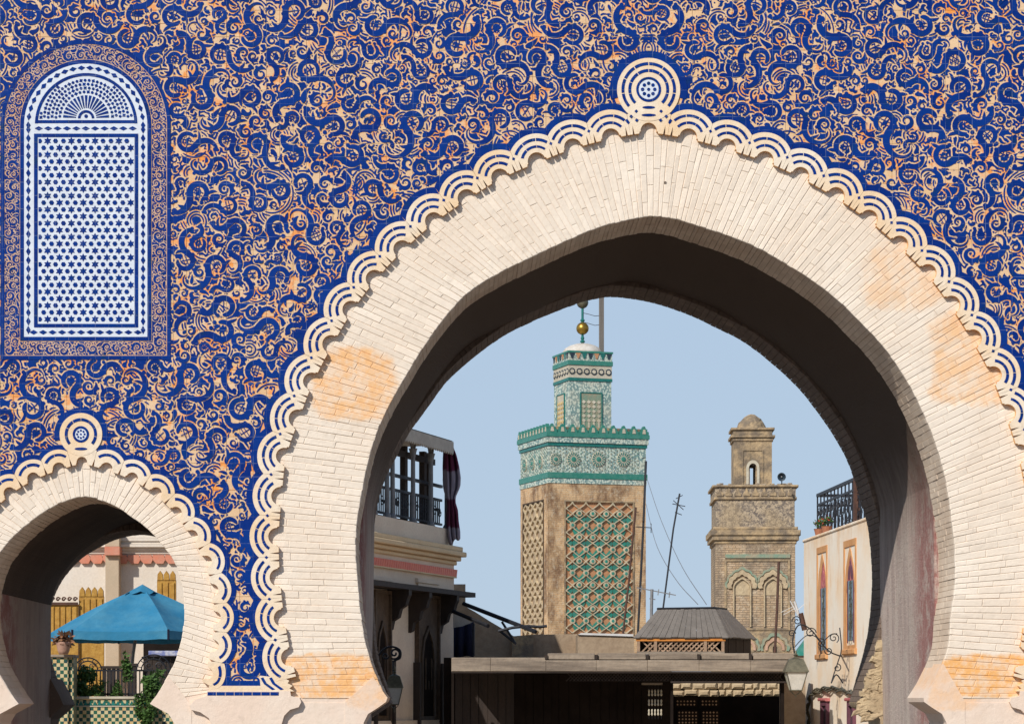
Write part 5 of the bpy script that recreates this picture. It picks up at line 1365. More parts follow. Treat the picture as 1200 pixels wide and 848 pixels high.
o = dr.build('drape', 'cloth', smooth=True); md = o.modifiers.new('thickness', 'SOLIDIFY'); md.thickness = .012
tag(o, 'maroon and white drape tied at the corner of the roof terrace', 'curtain')

# ---------------------------------------------------------------- rubble slope, chimney block and awning frames right of the house
o = MB().box(Frame((P(541, 690, 62).x, 62, 0), (1, 0, 0)), -.5, .5, 0, zb(684, 62), -.5, .5, .03)
tag(MB().box(WF(63), P(531, 0, 63).x, P(545.5, 0, 63).x, 0, P(0, 684, 63).z, -1, 0, .03).build('chimney_block', 'parapet'), 'square plaster block behind the corner of the shaded house', 'chimney')
SF = WF(61)
tag(MB().prism(SF, poly_px(SF, [(531, 716), (541, 708), (556, 716), (575, 728), (592, 738), (612, 752), (621, 772), (531, 772)]), -2.5, 0).build('sloping_wall', 'parapet'), 'sloping rubble wall end stepping down from the shaded house', 'wall')
af = thing('awning_frame', 'folded dark awning on slanting poles beside the shaded house', 'awning', P(560, 770, 59))
MB().tube([P(543, 707, 59), P(628, 740, 57.5)], .05, 6).build('upper_pole', 'iron', af)
MB().tube([P(531, 716, 58.5), P(572, 733, 57.5)], .05, 6).build('lower_pole', 'iron', af)
for a, b in (((585, 738), (605, 754)), ((588, 728), (603, 752)), ((555, 730), (555, 768))): MB().tube([P(*a, 58.5), P(*b, 58.5)], .03, 5).build('strut', 'iron', af)
m2 = MB(); m2.tube([P(x, y, 57.8) for x, y in ((584, 739), (600, 735), (618, 733), (632, 734), (641, 733))], .035, 5); m2.build('cable', 'iron', af)
cl = MB(); nn = 12; vs = []
for i in range(nn+1):
    t = i/nn; x = 531.5+t*23; vs += [P(x, 735-7*t+1.5*math.sin(t*3.1), 58.6+.05*math.sin(t*14)), P(x, 769+math.sin(t*7), 58.6+.1*math.sin(t*14))]
cl.add(vs, [(2*i, 2*i+2, 2*i+3, 2*i+1) for i in range(nn)]); oc = cl.build('hanging_cloth', 'navy', af, smooth=True); md = oc.modifiers.new('t', 'SOLIDIFY'); md.thickness = .02
oc = MB().prism(WF(58.9), poly_px(WF(58.9), [(531, 716), (541, 722), (553, 729), (543, 733), (531, 736)]), -.03, 0).build('canvas_flap', 'canvas', af)

# ---------------------------------------------------------------- flat roofs and pavilion behind the stall roof
RY = 60.0
tag(MB().prism(WF(RY+1.2), poly_px(WF(RY+1.2), [(624, 743), (676, 742.5), (676, 775), (624, 775)]), -3, 0).build('parapet_wall', 'parapet'), 'sunlit mud plastered parapet below the tiled minaret', 'wall')
tag(MB().prism(WF(RY+.8), poly_px(WF(RY+.8), [(600, 745), (625, 743), (625, 775), (600, 775)]), -2.5, 0).build('parapet_wall', 'rm_stone'), 'short stained parapet right of the sloping rubble wall', 'wall')
pw_ = thing('parapet_wall', 'brown parapet with a white coping left of the wooden pavilion', 'wall', P(710, 775, RY))
MB().prism(WF(RY), poly_px(WF(RY), [(677, 743.5), (743, 745.5), (743, 775), (677, 775)]), -2, 0).build('wall_face', 'parapet', pw_)
MB().prism(WF(RY), poly_px(WF(RY), [(681, 741.2), (742, 742.6), (742, 745.3), (677, 743.3)]), -2, .05).build('coping', 'whiteedge', pw_)
# pavilion
PVY = 57.0
PF = facing(746.5, PVY, (1, -.045)); PR_dir = Vector((.62, 1, 0)).normalized()
a_w = PF.px(849, 755)[0]; zpb, zpe = PF.px(800, 766)[1], PF.px(800, 747)[1]
pv = thing('roof_pavilion', 'wooden lattice lantern with a hipped grey board roof on the stall roof', 'pavilion', PF.p(a_w/2, zpb, -1))
depth = 1.35
def pvp(a, b, t): return PF.p(a, b, 0)+Vector((PR_dir.x, PR_dir.y, 0))*t    # a along the front, t along the side wall
PS = Frame(PF.p(a_w, 0, 0), PR_dir, (0, 0, 1), (PR_dir.y, -PR_dir.x, 0))
Ls = PS.px(880, 755)[0]
# front: sill, top rail, posts, lattice
m2 = MB(); m2.box(PF, 0, a_w, zpb, zpb+.06, -.10, .02); m2.build('sill', 'palewood', pv)
MB().box(PF, -.02, a_w+.02, zpe-.07, zpe, -.10, .03).build('eave_board', 'orangewood', pv)
for f in (0, .195, .765, .965):
    MB().box(PF, a_w*f, a_w*f+.065, zpb+.06, zpe-.07, -.09, .022).build('post', 'lattice', pv)
la = MB(); b0, b1 = zpb+.06, zpe-.07; hh = b1-b0; stp = .115; sw2 = .019
for dirn in (1, -1):
    x = -hh
    while x < a_w:
        s0 = x; p0 = (s0, b0 if dirn > 0 else b1); p1 = (s0+hh, b1 if dirn > 0 else b0)
        if p0[0] >= .02 and p1[0] <= a_w-.02:
            la.prism(PF, [(p0[0]-sw2, p0[1]), (p0[0]+sw2*1.4, p0[1]), (p1[0]+sw2*1.4, p1[1]), (p1[0]-sw2, p1[1])], -.03 if dirn > 0 else -.045, -.031+.02 if dirn > 0 else -.0305)
        x += stp
la.build('lattice', 'lattice', pv, kind='stuff')
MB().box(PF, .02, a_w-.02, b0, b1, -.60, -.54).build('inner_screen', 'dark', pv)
# side boards
nb = 7
for i in range(nb): MB().box(PS, Ls*i/nb+.004, Ls*(i+1)/nb-.004, zpb, zpe, -.05, .0+.006*(i % 2)).build('side_board', 'darkwood', pv)
MB().add([pvp(.01, zpb, .05), pvp(.01, zpe, .05), pvp(.01, zpe, Ls), pvp(.01, zpb, Ls)], [(0, 1, 2, 3)]).build('rear_side', 'darkwood', pv)
MB().box(Frame(PS.p(Ls, 0, 0), -PF.x, (0, 0, 1), -PF.z), 0, a_w, zpb, zpe, 0, .03).build('rear_wall', 'darkwood', pv)
# hipped roof of separate boards
ov = .10
e0 = PF.px(742, 747, .06); 
A = PF.p(PF.px(742.7, 746.5, .06)[0], zpe+.01, .06); B = PF.p(PF.px(853, 746, .06)[0], zpe+.01, .06); C = PS.p(Ls+.1, zpe+.01, .08)
Dp = C-(B-A)
mid = (A+C)/2; zrg = 0
# ridge corners seen at 770.7 and 852 px, y 713.5
def on_depth(px, py, Y): return P(px, py, Y)
R0 = P(770.7, 714, PVY+.75); R1 = P(838, 713.5, PVY+.75); R2 = P(852, 714.5, PVY+1.25); R3 = R0+(R2-R1)
def boards(p0, p1, q1, q0, n, name, up=.03):
    nrm = (p1-p0).cross(q0-p0).normalized()
    if nrm.z < 0: nrm = -nrm
    for i in range(n):
        t0, t1 = i/n, (i+1)/n; g = .004/((p1-p0).length+.01)
        t0 += g; t1 -= g; hgt = random.uniform(0, .014)
        a, b, c, d = p0.lerp(p1, t0), p0.lerp(p1, t1), q0.lerp(q1, t1), q0.lerp(q1, t0)
        ext = (a-d).normalized()*random.uniform(0, .03); a = a+ext; b = b+ext
        lo = [v-nrm*.02 for v in (a, b, c, d)]; hi = [v+nrm*(.008+hgt) for v in (a, b, c, d)]
        MB().add(lo+hi, [(3, 2, 1, 0), (4, 5, 6, 7)]+[(k, (k+1) % 4, 4+(k+1) % 4, 4+k) for k in range(4)]).build(name, 'greywood', pv)
boards(A, B, R1, R0, 15, 'roof_board'); boards(B, C, R2, R1, 7, 'roof_board'); boards(C, Dp, R3, R2, 8, 'roof_board'); boards(Dp, A, R0, R3, 6, 'roof_board')
m2 = MB(); m2.tube([R0+Vector((0, 0, .02)), R1+Vector((0, 0, .03)), R2+Vector((0, 0, .02)), R3+Vector((0, 0, .02)), R0+Vector((0, 0, .02))], .028, 6)
m2.add([R0+Vector((0, 0, .01)), R1+Vector((0, 0, .01)), R2+Vector((0, 0, .01)), R3+Vector((0, 0, .01))], [(0, 1, 2, 3)]); m2.build('ridge_cap', 'iron', pv)
MB().add([A, B, C, Dp], [(0, 1, 2, 3)]).build('soffit', 'darkwood', pv)

# ---------------------------------------------------------------- stall roof across the lane
SY = 55.0; ST = WF(SY)
st = thing('market_canopy', 'long pale wooden stall roof over a dark lattice shop front', 'canopy', P(735, 848, SY+1))
sp = lambda x, y, c=0: ST.px(x, y, c)
def sbox(x0, y0, x1, y1, c0, c1, name, mat, par=st, bev=0): m2 = MB(); boxpx(m2, ST, x0, y0, x1, y1, c0, c1, bev); return m2.build(name, mat, par)
xs = [529, 575, 640, 699, 759, 819.5, 880, 936]
for a, b in zip(xs[:-1], xs[1:]):
    j = random.uniform(-.4, .4)
    sbox(a+.06, 773.0+j*.5 if a > 620 else 770, b-.06, 786.2, -.10, random.uniform(0, .012), 'fascia_plank', 'palewood', st, .01)
for a, b in zip(xs[1:-1], xs[2:]):
    if a < 630: continue
    sbox(a+2.2, 764.9, b-2.0, 772.3, -.35, -.04, 'kerb_board', 'palewood', st, .01)
    sbox(a-1.6, 766.5, a+1.6, 772.6, -.2, .01, 'joist_end', 'darkwood', st, .01)
MB().box(ST, sp(529, 0)[0], sp(936, 0)[0], sp(0, 774)[1], sp(0, 772.4)[1], -6.0, -.1).build('roof_deck', 'greywood', st)
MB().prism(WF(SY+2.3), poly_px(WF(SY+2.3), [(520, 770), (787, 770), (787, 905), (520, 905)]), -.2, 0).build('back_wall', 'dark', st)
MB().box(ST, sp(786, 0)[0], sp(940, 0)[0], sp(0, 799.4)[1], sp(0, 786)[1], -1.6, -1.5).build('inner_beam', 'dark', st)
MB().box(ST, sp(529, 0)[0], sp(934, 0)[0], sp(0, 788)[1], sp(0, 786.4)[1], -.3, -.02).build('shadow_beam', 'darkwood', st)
# lattice frieze below the fascia
m2 = MB(); a0, b1 = sp(664, 786.6); a1, b0 = sp(921, 797.5); hh = b1-b0; x = a0
while x < a1-hh:
    for dn in (1, -1):
        p0 = (x, b0 if dn > 0 else b1); p1 = (x+hh, b1 if dn > 0 else b0)
        m2.prism(ST, [(p0[0]-.012, p0[1]), (p0[0]+.016, p0[1]), (p1[0]+.016, p1[1]), (p1[0]-.012, p1[1])], -.26 if dn > 0 else -.275, -.245 if dn > 0 else -.262)
    x += .075
m2.build('lattice_frieze', 'darkwood', st, kind='stuff')
sbox(786, 797.6, 922, 799.6, -.3, -.2, 'lattice_rail', 'darkwood')
# posts and boards of the shop front
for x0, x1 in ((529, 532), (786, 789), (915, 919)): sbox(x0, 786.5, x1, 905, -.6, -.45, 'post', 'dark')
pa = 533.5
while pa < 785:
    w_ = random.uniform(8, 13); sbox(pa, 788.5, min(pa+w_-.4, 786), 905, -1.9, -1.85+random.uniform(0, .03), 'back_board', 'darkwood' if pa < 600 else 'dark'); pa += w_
# rubble strip seen beyond
m2 = None
for r_ in range(2):
    x = 788+random.uniform(-3, 0)
    while x < 925:
        w_ = random.uniform(6, 17); y0 = 800.2+r_*7.6+random.uniform(-1.2, .6); hgt = 7.6
        mbx = MB(); boxpx(mbx, WF(SY+7), x, y0+random.uniform(-.4, .3), x+w_-.7, y0+hgt, -.3, random.uniform(-.04, .05), .05)
        mbx.build('rubble_stone', 'stonewall', st); x += w_
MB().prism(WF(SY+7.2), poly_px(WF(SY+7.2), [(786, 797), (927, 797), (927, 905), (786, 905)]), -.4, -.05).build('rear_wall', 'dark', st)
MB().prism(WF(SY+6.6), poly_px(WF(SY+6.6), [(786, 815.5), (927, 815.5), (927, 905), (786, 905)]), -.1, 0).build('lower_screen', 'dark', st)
# hung lattice screens
for x0, x1, y0, y1 in ((792, 817, 816, 827), (821.5, 843, 816, 827), (794, 818, 832, 848), (822.5, 843, 832, 848)):
    fr = WF(SY+2.0); a0, b1 = fr.px(x0, y0); a1, b0 = fr.px(x1, y1); m2 = MB(); sstep = .075
    na, nb_ = int((a1-a0)/sstep), int((b1-b0)/sstep)
    for i in range(na):
        for j in range(nb_):
            ca = a0+(i+.5)*sstep; cb = b0+(j+.5)*sstep; r = .021
            m2.prism(fr, [(ca-r, cb), (ca, cb-r), (ca+r, cb), (ca, cb+r)], -.01, .01)
    so = m2.build('lattice_screen', 'lattice', st, kind='stuff')
    MB().prism(fr, [(a0, b0), (a1, b0), (a1, b1), (a0, b1)], -.03, -.012).build('screen_backing', 'dark', so)
MB().prism(WF(SY+.9), poly_px(WF(SY+.9), [(752, 799.5), (776, 799.5), (776, 802), (752, 802)]), -.1, .1).build('hanging_rail', 'palewood', st)
hg = thing('hanging_trinkets', 'strings of pale trinkets hanging in three rows inside the dark stall', 'trinkets', P(768, 842, SY+1))
for r_ in range(3):
    for i in range(5):
        c = P(760.5+i*3.6, 811+r_*11.5, SY+.9); MB().lathe(c, [(.01, .07), (.022, .04), (.015, 0), (.025, -.05), (.008, -.075)], 7).build('trinket', 'creamst', hg)
for i in range(5): MB().tube([P(760.5+i*3.6, 802, SY+.95), P(760.5+i*3.6, 842, SY+.95)], .005, 4).build('string', 'iron', hg)

# ---------------------------------------------------------------- right house, sunlit
RHY = 60.0
RF = facing(942, RHY, (.044, -1)); RF = Frame(RF.o, RF.x, (0, 0, 1), (-1, -.044, 0))
rh = thing('town_house', 'sunlit cream house with tall pointed windows in peach frames', 'house', RF.p(4, 0, -1))
zr0, zr1 = RF.px(942.5, 633.5)[1], RF.px(1012, 613)[1]; zrt = (zr0+zr1)/2; LR = 13
a_far = -0.0
MB().box(RF, 0, LR, 0, zrt, -7, 0).build('wall', 'rhouse', rh)
MB().box(RF, -.03, LR, zrt, zrt+.07, -7.02, .03, .02).build('coping', 'rhouse', rh)
def pointed(a0, a1, b0, b1, pk): m = (a0+a1)/2; w_ = (a1-a0)/2; return [(a0, b0), (a1, b0), (a1, b1-pk), (m+w_*.7, b1-pk*.45), (m+w_*.25, b1-pk*.12), (m, b1), (m-w_*.25, b1-pk*.12), (m-w_*.7, b1-pk*.45), (a0, b1-pk)]
for fx0, fx1, fy0, fy1, gx0, gx1, gy0, gy1 in ((957.8, 969.8, 640, 772, 962.6, 968.4, 689, 764), (989.3, 1003.8, 632, 766.5, 994, 1000.6, 680, 750)):
    a0 = RF.px(fx0, 700)[0]; a1 = RF.px(fx1, 700)[0]; mx = (fx0+fx1)/2; b0 = RF.px(mx, fy1)[1]; b1 = RF.px(mx, fy0)[1]
    g0 = RF.px(gx0, 700)[0]; g1 = RF.px(gx1, 700)[0]; gb0 = RF.px(mx, gy1)[1]; gb1 = RF.px(mx, gy0)[1]
    wo = MB(); t = .10; wo.box(RF, a0, a0+t, b0+.12, b1, -.02, .02); wo.box(RF, a1-t, a1, b0+.12, b1, -.02, .02); wo.box(RF, a0+t, a1-t, b1-.14, b1, -.02, .022)
    wob = wo.build('window', 'peach', rh)
    MB().box(RF, a0-.05, a1+.05, b0, b0+.12, -.02, .06, .02).build('window_sill', 'peach', wob)
    MB().ring(RF, pointed(a0+t, a1-t, b0+.12, b1-.16, .9), pointed(g0-.13, g1+.13, b0+.2, b1-.34, .78), -.02, .014).build('pointed_surround', 'peach', wob)
    MB().prism(RF, pointed(g0-.13, g1+.13, gb1-.02, b1-.36, .75), -.02, .008).build('carved_tympanum', 'pink', wob)
    m2 = MB(); w_ = g1-g0
    for k in range(5):
        cb = gb1+.12+k*(b1-.5-gb1)/6; cr = w_*.22*(1-k*.12)
        for sg in ((-1, 1) if k < 3 else (0,)): m2.lathe(RF.p((g0+g1)/2+sg*w_*.26*(1-k*.2), cb, .03), [(cr, -.03), (cr*.7, -.01), (.01, -.005)], 8, RF.z)
    m2.build('tympanum_carving', 'mauve' if gx0 > 980 else 'pink', wob)
    MB().box(RF, g0, g1, gb0, gb1, -.02, .011).build('pane', 'glass', wob)
    m2 = MB(); m2.box(RF, g0-.05, g0, gb0-.05, gb1, -.01, .017); m2.box(RF, g1, g1+.05, gb0-.05, gb1, -.01, .017); m2.build('window_frame', 'mauve', wob)
    m2 = MB()
    for k in range(9):
        b = gb0+(gb1-gb0)*(k+.5)/9; m2.tube(scroll(((g0+g1)/2, b), Frame(RF.p(0, 0, .014), RF.x, (0, 0, 1), RF.z), w_*.33, k, 1.2, 1 if k % 2 else -1, 10), .004, 4)
    m2.tube([RF.p((g0+g1)/2, gb0, .014), RF.p((g0+g1)/2, gb1, .014)], .005, 5); m2.build('window_grille', 'brass', wob)
for x0, x1 in ((964.5, 972.2), (996, 1003.3)):
    a0 = RF.px(x0, 835)[0]; a1 = RF.px(x1, 835)[0]; b1 = RF.px(x0, 821)[1]
    wb = MB().box(RF, a0+.12, a1-.12, .9, b1-.1, -.02, .012).build('window', 'glass', rh)
    m2 = MB(); m2.box(RF, a0, a0+.12, .8, b1, -.02, .07); m2.box(RF, a1-.12, a1, .8, b1, -.02, .07); m2.box(RF, a0+.12, a1-.12, b1-.1, b1, -.02, .072); m2.build('window_frame', 'mauve', wb)
    MB().box(RF, a0-.06, a1+.06, b1, b1+.07, -.02, .12, .02).build('window_hood', 'pink', wb)
# bundle of cables and dry vine sagging along the wall
v = MB(); q = catmull([(946.5, 848), (946, 825), (950, 812), (960, 808.5), (972, 806.5), (985, 808), (997, 812), (1006, 815)], 6)
for k in range(4):
    pts = []
    for i, (x, y) in enumerate(q):
        a, b = RF.px(x, y, .08); pts.append(RF.p(a, b+.03*math.sin(i*1.3+k*2)+k*.02-.03, .06+.03*math.cos(i*1.1+k)))
    v.tube(pts, .022, 5)
tag(v.build('cable_bundle', 'brass'), 'tangled cable bundle drooping across the sunlit cream house', 'cables')
# roof railing with iron scrolls
rg = thing('roof_railing', 'black scrolled iron railing on top of the sunlit cream house', 'railing', RF.p(2, zrt, -.3))
zb0, zb1 = zrt+.10, zrt+1.08
def rail_frame(fr, L_, nm):
    m2 = MB(); m2.box(fr, 0, L_, zb1, zb1+.07, -.03, .03); m2.box(fr, 0, L_, zb1-.22, zb1-.17, -.02, .02); m2.box(fr, 0, L_, zb0, zb0+.04, -.02, .02); m2.build('rail', 'iron', rg)
    n = int(L_/.42)
    for i in range(n+1):
        a = i*L_/n; MB().box(fr, a-.016, a+.016, zrt, zb1, -.015, .015).build('baluster', 'iron', rg)
    m2 = MB()
    for i in range(n):
        a = (i+.5)*L_/n; r = L_/n*.26
        for (da, db, sg, t0) in ((-r*.9, .22, 1, 0), (r*.9, .42, -1, math.pi), (-r*.8, .60, 1, 1.5)): m2.tube(scroll((a+da, zb0+db), fr, r*.9, t0, 1.4, sg, 12), .013, 4)
        m2.tube([fr.p(a-.1*math.sin(t*6.28), zb0+.04+t*.7, 0) for t in np.linspace(0, 1, 9)], .012, 4)
    m2.build('scrollwork', 'iron', rg)
a_st = RF.px(952, 610, -.25)[0]
F1 = Frame(RF.p(-.15, 0, -.35), RF.x, (0, 0, 1), RF.z); rail_frame(F1, 8.0, 'a')
F2 = Frame(RF.p(-.15, 0, -.35), -RF.z, (0, 0, 1), RF.x*-1); rail_frame(F2, 3.0, 'b')
MB().box(F1, 4.6, 4.75, zrt, zb1+.35, -.07, .07).build('post', 'rust', rg)
for i, a in enumerate((1.2, 2.1)):
    c = RF.p(a, zrt+.07, -.15); fp = thing('flower_pot', ('red flowering pot at the far end of the iron roof railing', 'red flowering pot behind the iron roof railing, nearer the gate')[i], 'flower pot', c)
    MB().lathe(c, [(.09, 0), (.13, .16), (.14, .17), (.12, .17)], 12).build('pot', 'terracotta', fp); MB().leaves(c+Vector((0, 0, .3)), (.13, .15, .09), 60, .08).build('leaves', 'leaf', fp); MB().leaves(c+Vector((0, 0, .32)), (.14, .18, .08), 22, .06).build('flowers', 'redflower', fp)
# green pyramid roof in the gap
gr = thing('green_roof_turret', 'green tiled roof corner between brick minaret and cream house', 'building', P(943, 770, 85))
c = P(947, 768, 86); MB().add([c+Vector((-.5, -.5, 0)), c+Vector((.5, -.5, 0)), c+Vector((.5, .5, 0)), c+Vector((-.5, .5, 0)), c+Vector((0, 0, .72))], [(0, 1, 4), (1, 2, 4), (2, 3, 4), (3, 0, 4)]).build('roof', 'green', gr)
MB().box(Frame(c, (1, 0, 0), (0, 0, 1), (0, -1, 0)), -.42, .42, -c.z, 0, -.42, .42).build('wall', 'parapet', gr)
tag(MB().prism(WF(58.5), poly_px(WF(58.5), [(917, 787), (944, 787), (944, 905), (917, 905)]), -.6, 0).build('wall_return', 'parapet'), 'plain ochre wall strip between the dark stall and the cream house', 'wall')

# ---------------------------------------------------------------- lanterns
def lantern(top, w_, h, label, arm, s_):
    """top = apex point; body hangs below"""
    L = thing('street_lantern', label, 'lantern', top-Vector((0, 0, h)))
    x, y, z = top; q = lambda r, dz, k=4, rot=math.pi/4: [Vector((x+r*math.cos(rot+2*math.pi*i/k), y+r*math.sin(rot+2*math.pi*i/k), z-dz)) for i in range(k)]
    def loft(levels, name, mat, par):
        m2 = MB(); vs = []; 
        for r, dz in levels: vs += q(r, dz)
        n = len(levels); m2.add(vs, [(i*4+j, i*4+(j+1) % 4, (i+1)*4+(j+1) % 4, (i+1)*4+j) for i in range(n-1) for j in range(4)]+[(3, 2, 1, 0), tuple(range((n-1)*4, n*4))]); return m2.build(name, mat, par)
    R_ = w_*.707
    cap = loft([(R_*.30, h*.13), (R_*.62, h*.16), (R_*.70, h*.20), (R_*1.04, h*.42), (R_*1.07, h*.45), (R_*.95, h*.46)], 'roof', 'brass', L)
    MB().lathe(top, [(.012, .04), (.02, 0), (.05*w_, -h*.03), (.12*w_, -h*.06), (.05*w_, -h*.09), (.16*w_, -h*.135)], 10).build('finial', 'brass', cap)
    loft([(R_*.88, h*.46), (R_*.46, h*.86)], 'glazing', 'lampglass', L)
    m2 = MB(); A = q(R_*.93, h*.455); B = q(R_*.49, h*.87)
    for a, b in zip(A, B): m2.tube([a, b], w_*.022, 5)
    for i in range(4): m2.tube([B[i], B[(i+1) % 4]], w_*.03, 5)
    m2.build('frame', 'brass', L)
    m2 = MB(); 
    for b in B: m2.tube([b, b.lerp(Vector((x, y, z-h*.87)), .4)-Vector((0, 0, h*.06)), Vector((x, y, z-h*.99))], w_*.018, 5)
    m2.lathe(Vector((x, y, z-h*.99)), [(.004, .03), (w_*.05, .01), (w_*.03, -.02), (.004, -.04)], 8); m2.build('pendant', 'brass', L)
    m2 = MB(); 
    for pts, r in arm: m2.tube(pts, r, 6)
    m2.build('bracket', 'iron', L); return L
LY = D+T+1.4; fr = WF(LY)
arm = []
c0 = fr.px(462.5, 765); r0 = 7*LY/F_
arm.append((scroll(c0, fr, r0, -math.pi/2-.6, 1.45, 1, 26, .85), .012))
arm.append(([P(x, y, LY) for x, y in catmull([(440, 772), (448, 762), (456, 757.5), (463, 758), (469, 762), (469, 770), (464, 773), (461, 776), (461.5, 786)], 4)], .013))
arm.append((scroll(fr.px(452, 768), fr, 4*LY/F_, 0, 1.3, -1, 16), .010))
lantern(P(462.2, 784, LY), 20*LY/F_, 47*LY/F_, 'brass lantern on a scrolled bracket in the left of the archway', arm, 1)
LY = 55.2-1.0; fr = WF(LY); arm = []
arm.append(([P(x, y, LY) for x, y in catmull([(931, 765), (929, 752), (931, 740), (936, 732), (944, 733), (952, 739), (959, 748), (966, 757), (974, 764), (984, 768)], 5)], .015))
arm.append(([P(x, y, LY) for x, y in catmull([(931, 758), (938, 750), (946, 744), (955, 745), (962, 752), (968, 748), (974, 743), (981, 742)], 5)], .011))
for (cx, cy, r, t0, tn, sg) in ((934, 727, 6, 3.3, 1.5, -1), (950, 741, 6.5, 0, 1.5, 1), (962, 753, 5.5, 2, 1.4, -1), (977, 747, 6.5, -1, 1.5, 1), (971, 762, 5, 3, 1.4, 1), (981, 782, 5, 1.5, 1.3, -1), (928, 742, 4.5, 0, 1.4, 1)):
    arm.append((scroll(fr.px(cx, cy), fr, r*LY/F_, t0, tn, sg, 20, .85), .011))
arm.append(([P(x, y, LY) for x, y in catmull([(984, 735), (986, 760), (982, 775), (977, 790), (974, 800)], 4)], .012))
arm.append(([P(x, y, LY) for x, y in catmull([(974, 800), (980, 790), (988, 800)], 4)], .015))
arm.append(([P(984, 768, LY), RF.p(*RF.px(986, 768), 0)], .02))
lantern(P(932.5, 764, LY), 26*LY/F_, 51*LY/F_, 'brass lantern hanging before the pale stall roof near the cream house', arm, 1)
ta = thing('television_aerial', 'white and rusty television aerial tilted beside the cream house corner', 'aerial', P(940, 735, 57))
MB().tube([P(938, 718, 57), P(943, 738, 57)], .06, 6).build('mast', 'rust', ta)
m2 = MB(); m2.tube([P(926, 703.5, 57), P(937, 724, 57)], .016, 5); m2.tube([P(931, 704, 57), P(936, 720, 57)], .028, 5)
for a, b in (((915, 717), (930, 710)), ((918, 720), (932, 712)), ((933, 716), (944, 706))): m2.tube([P(*a, 57), P(*b, 57)], .008, 4)
m2.build('elements', 'whiteedge', ta)

# ================================================================= COURTYARD SEEN THROUGH THE SMALL ARCH
CY = 60.0; CF = WF(CY)
cw = thing('cafe_wall', 'sunlit white courtyard wall with a faded red tile band and pilaster', 'wall', P(130, 848, CY))
cb = lambda x0, y0, x1, y1, c0, c1, name, mat, par=cw, bev=0: boxpx(MB(), CF, x0, y0, x1, y1, c0, c1, bev).build(name, mat, par)
cb(-60, 655, 330, 923, -1, 0, 'wall_face', 'whitewall')
for i, (y0, y1, c) in enumerate(((590, 629.5, .10), (629.7, 633.5, .16), (633.7, 637, .12), (637.2, 640.5, .20), (640.7, 644.5, .10), (644.7, 648.5, .05), (648.7, 655, .02))): cb(-60, y0, 330, y1, -1, c, 'cornice_course', 'whitewall')
x = -40
while x < 300:
    A = [(x, 650), (x+13, 650), (x+15, 655), (x+12.5, 660), (x+4, 660), (x, 655.5)]
    MB().prism(CF, poly_px(CF, A, .06), 0, .09).build('band_tile', 'redpale', cw); x += 14.6
cb(123.5, 648, 139, 905, 0, .42, 'pilaster', 'pilaster')
cb(122.5, 640, 140, 650, .0, .55, 'pilaster_capital', 'redpale'); cb(123, 620, 139.5, 639.8, .0, .50, 'pilaster_head', 'pilaster')
# shading fin: cornice return that casts the stepped shade on the wall
# golden carved screens
def gscreen(x0, x1, y0, y1, label, tall, Yd=57.5):
    fr = WF(Yd); a0, b1 = fr.px(x0, y0); a1, b0 = fr.px(x1, y1); t = thing('carved_screen', label, 'screen', fr.p((a0+a1)/2, 0, 0))
    MB().box(fr, a0, a1, 0, b1-.18, -.12, 0).build('panel', 'yellowwood', t)
    n = max(3, int((a1-a0)/.115)); w_ = (a1-a0)/n
    for i in range(n):
        a = a0+w_*(i+.5)
        if tall: MB().prism(fr, [(a-w_*.45, b1-.18), (a+w_*.45, b1-.18), (a+w_*.40, b1-.05), (a, b1+.03), (a-w_*.40, b1-.05)], -.11, .02).build('picket', 'yellowwood', t)
        MB().box(fr, a-w_*.32, a+w_*.32, b0, b1-.24, 0, .03, .01).build('slat', 'yellowwood', t)
    if not tall:
        m2 = MB(); m2.box(fr, a0, a1, b1-.2, b1-.14, 0, .05); 
        for i in range(n): m2.tube(scroll((a0+w_*(i+.5), b1-.07), fr, w_*.4, 0, 1.1, 1, 10), .02, 4)
        m2.build('crest', 'rust', t)
    return t
gscreen(58, 91.5, 698, 745, 'low golden carved screen left of the blue umbrella', False, 57.3)
gscreen(92.5, 121.5, 689, 745, 'golden picket topped screen behind the blue umbrella, left of the pilaster', True, 57.4)
gscreen(184, 206, 670, 720, 'golden picket topped screen high on the right behind the blue umbrella', True, 57.6)
# umbrella
UY = 48.0; ux, apx = 167.0, 686.0
uc = Vector(((ux-VX)*UY/F_, UY, 0)); zrim = EYE+(VY-741)*UY/F_; zap = EYE+(VY-687)*UY/F_; RU = 112*UY/F_
um = thing('patio_umbrella', 'large blue canvas umbrella over the courtyard cafe', 'umbrella', (P(140, 0, UY).x, UY, 0))
phis = [R(-128+60*k) for k in range(6)]
cv = MB(); ns, nr = 12, 12; vs = []; fs = []; nt_ = 6*ns
vs.append(uc+Vector((0, 0, zap)))
for i in range(1, nr+1):
    t = i/nr
    for j in range(nt_):
        k = j//ns; f = (j % ns)/ns; a = Vector((math.cos(phis[k]), math.sin(phis[k]), 0)); b = Vector((math.cos(phis[(k+1) % 6]), math.sin(phis[(k+1) % 6]), 0))
        r = a.lerp(b, f)*(RU*t); sag = -.07*math.sin(math.pi*f)*math.sin(math.pi*min(t*1.05, 1)*.9)+ +.05*math.sin(math.pi*t)
        vs.append(uc+r*(1-.05*math.sin(math.pi*f))+Vector((0, 0, zap+(zrim-zap)*t+sag)))
fs += [(0, 1+j, 1+(j+1) % nt_) for j in range(nt_)]
fs += [(1+(i-1)*nt_+j, 1+i*nt_+j, 1+i*nt_+(j+1) % nt_, 1+(i-1)*nt_+(j+1) % nt_) for i in range(1, nr) for j in range(nt_)]
cv.add(vs, fs); co = cv.build('canopy', 'brollyblue', um, smooth=False); md = co.modifiers.new('t', 'SOLIDIFY'); md.thickness = .008
vl = MB(); base = vs[1+(nr-1)*nt_:]; lowv = []
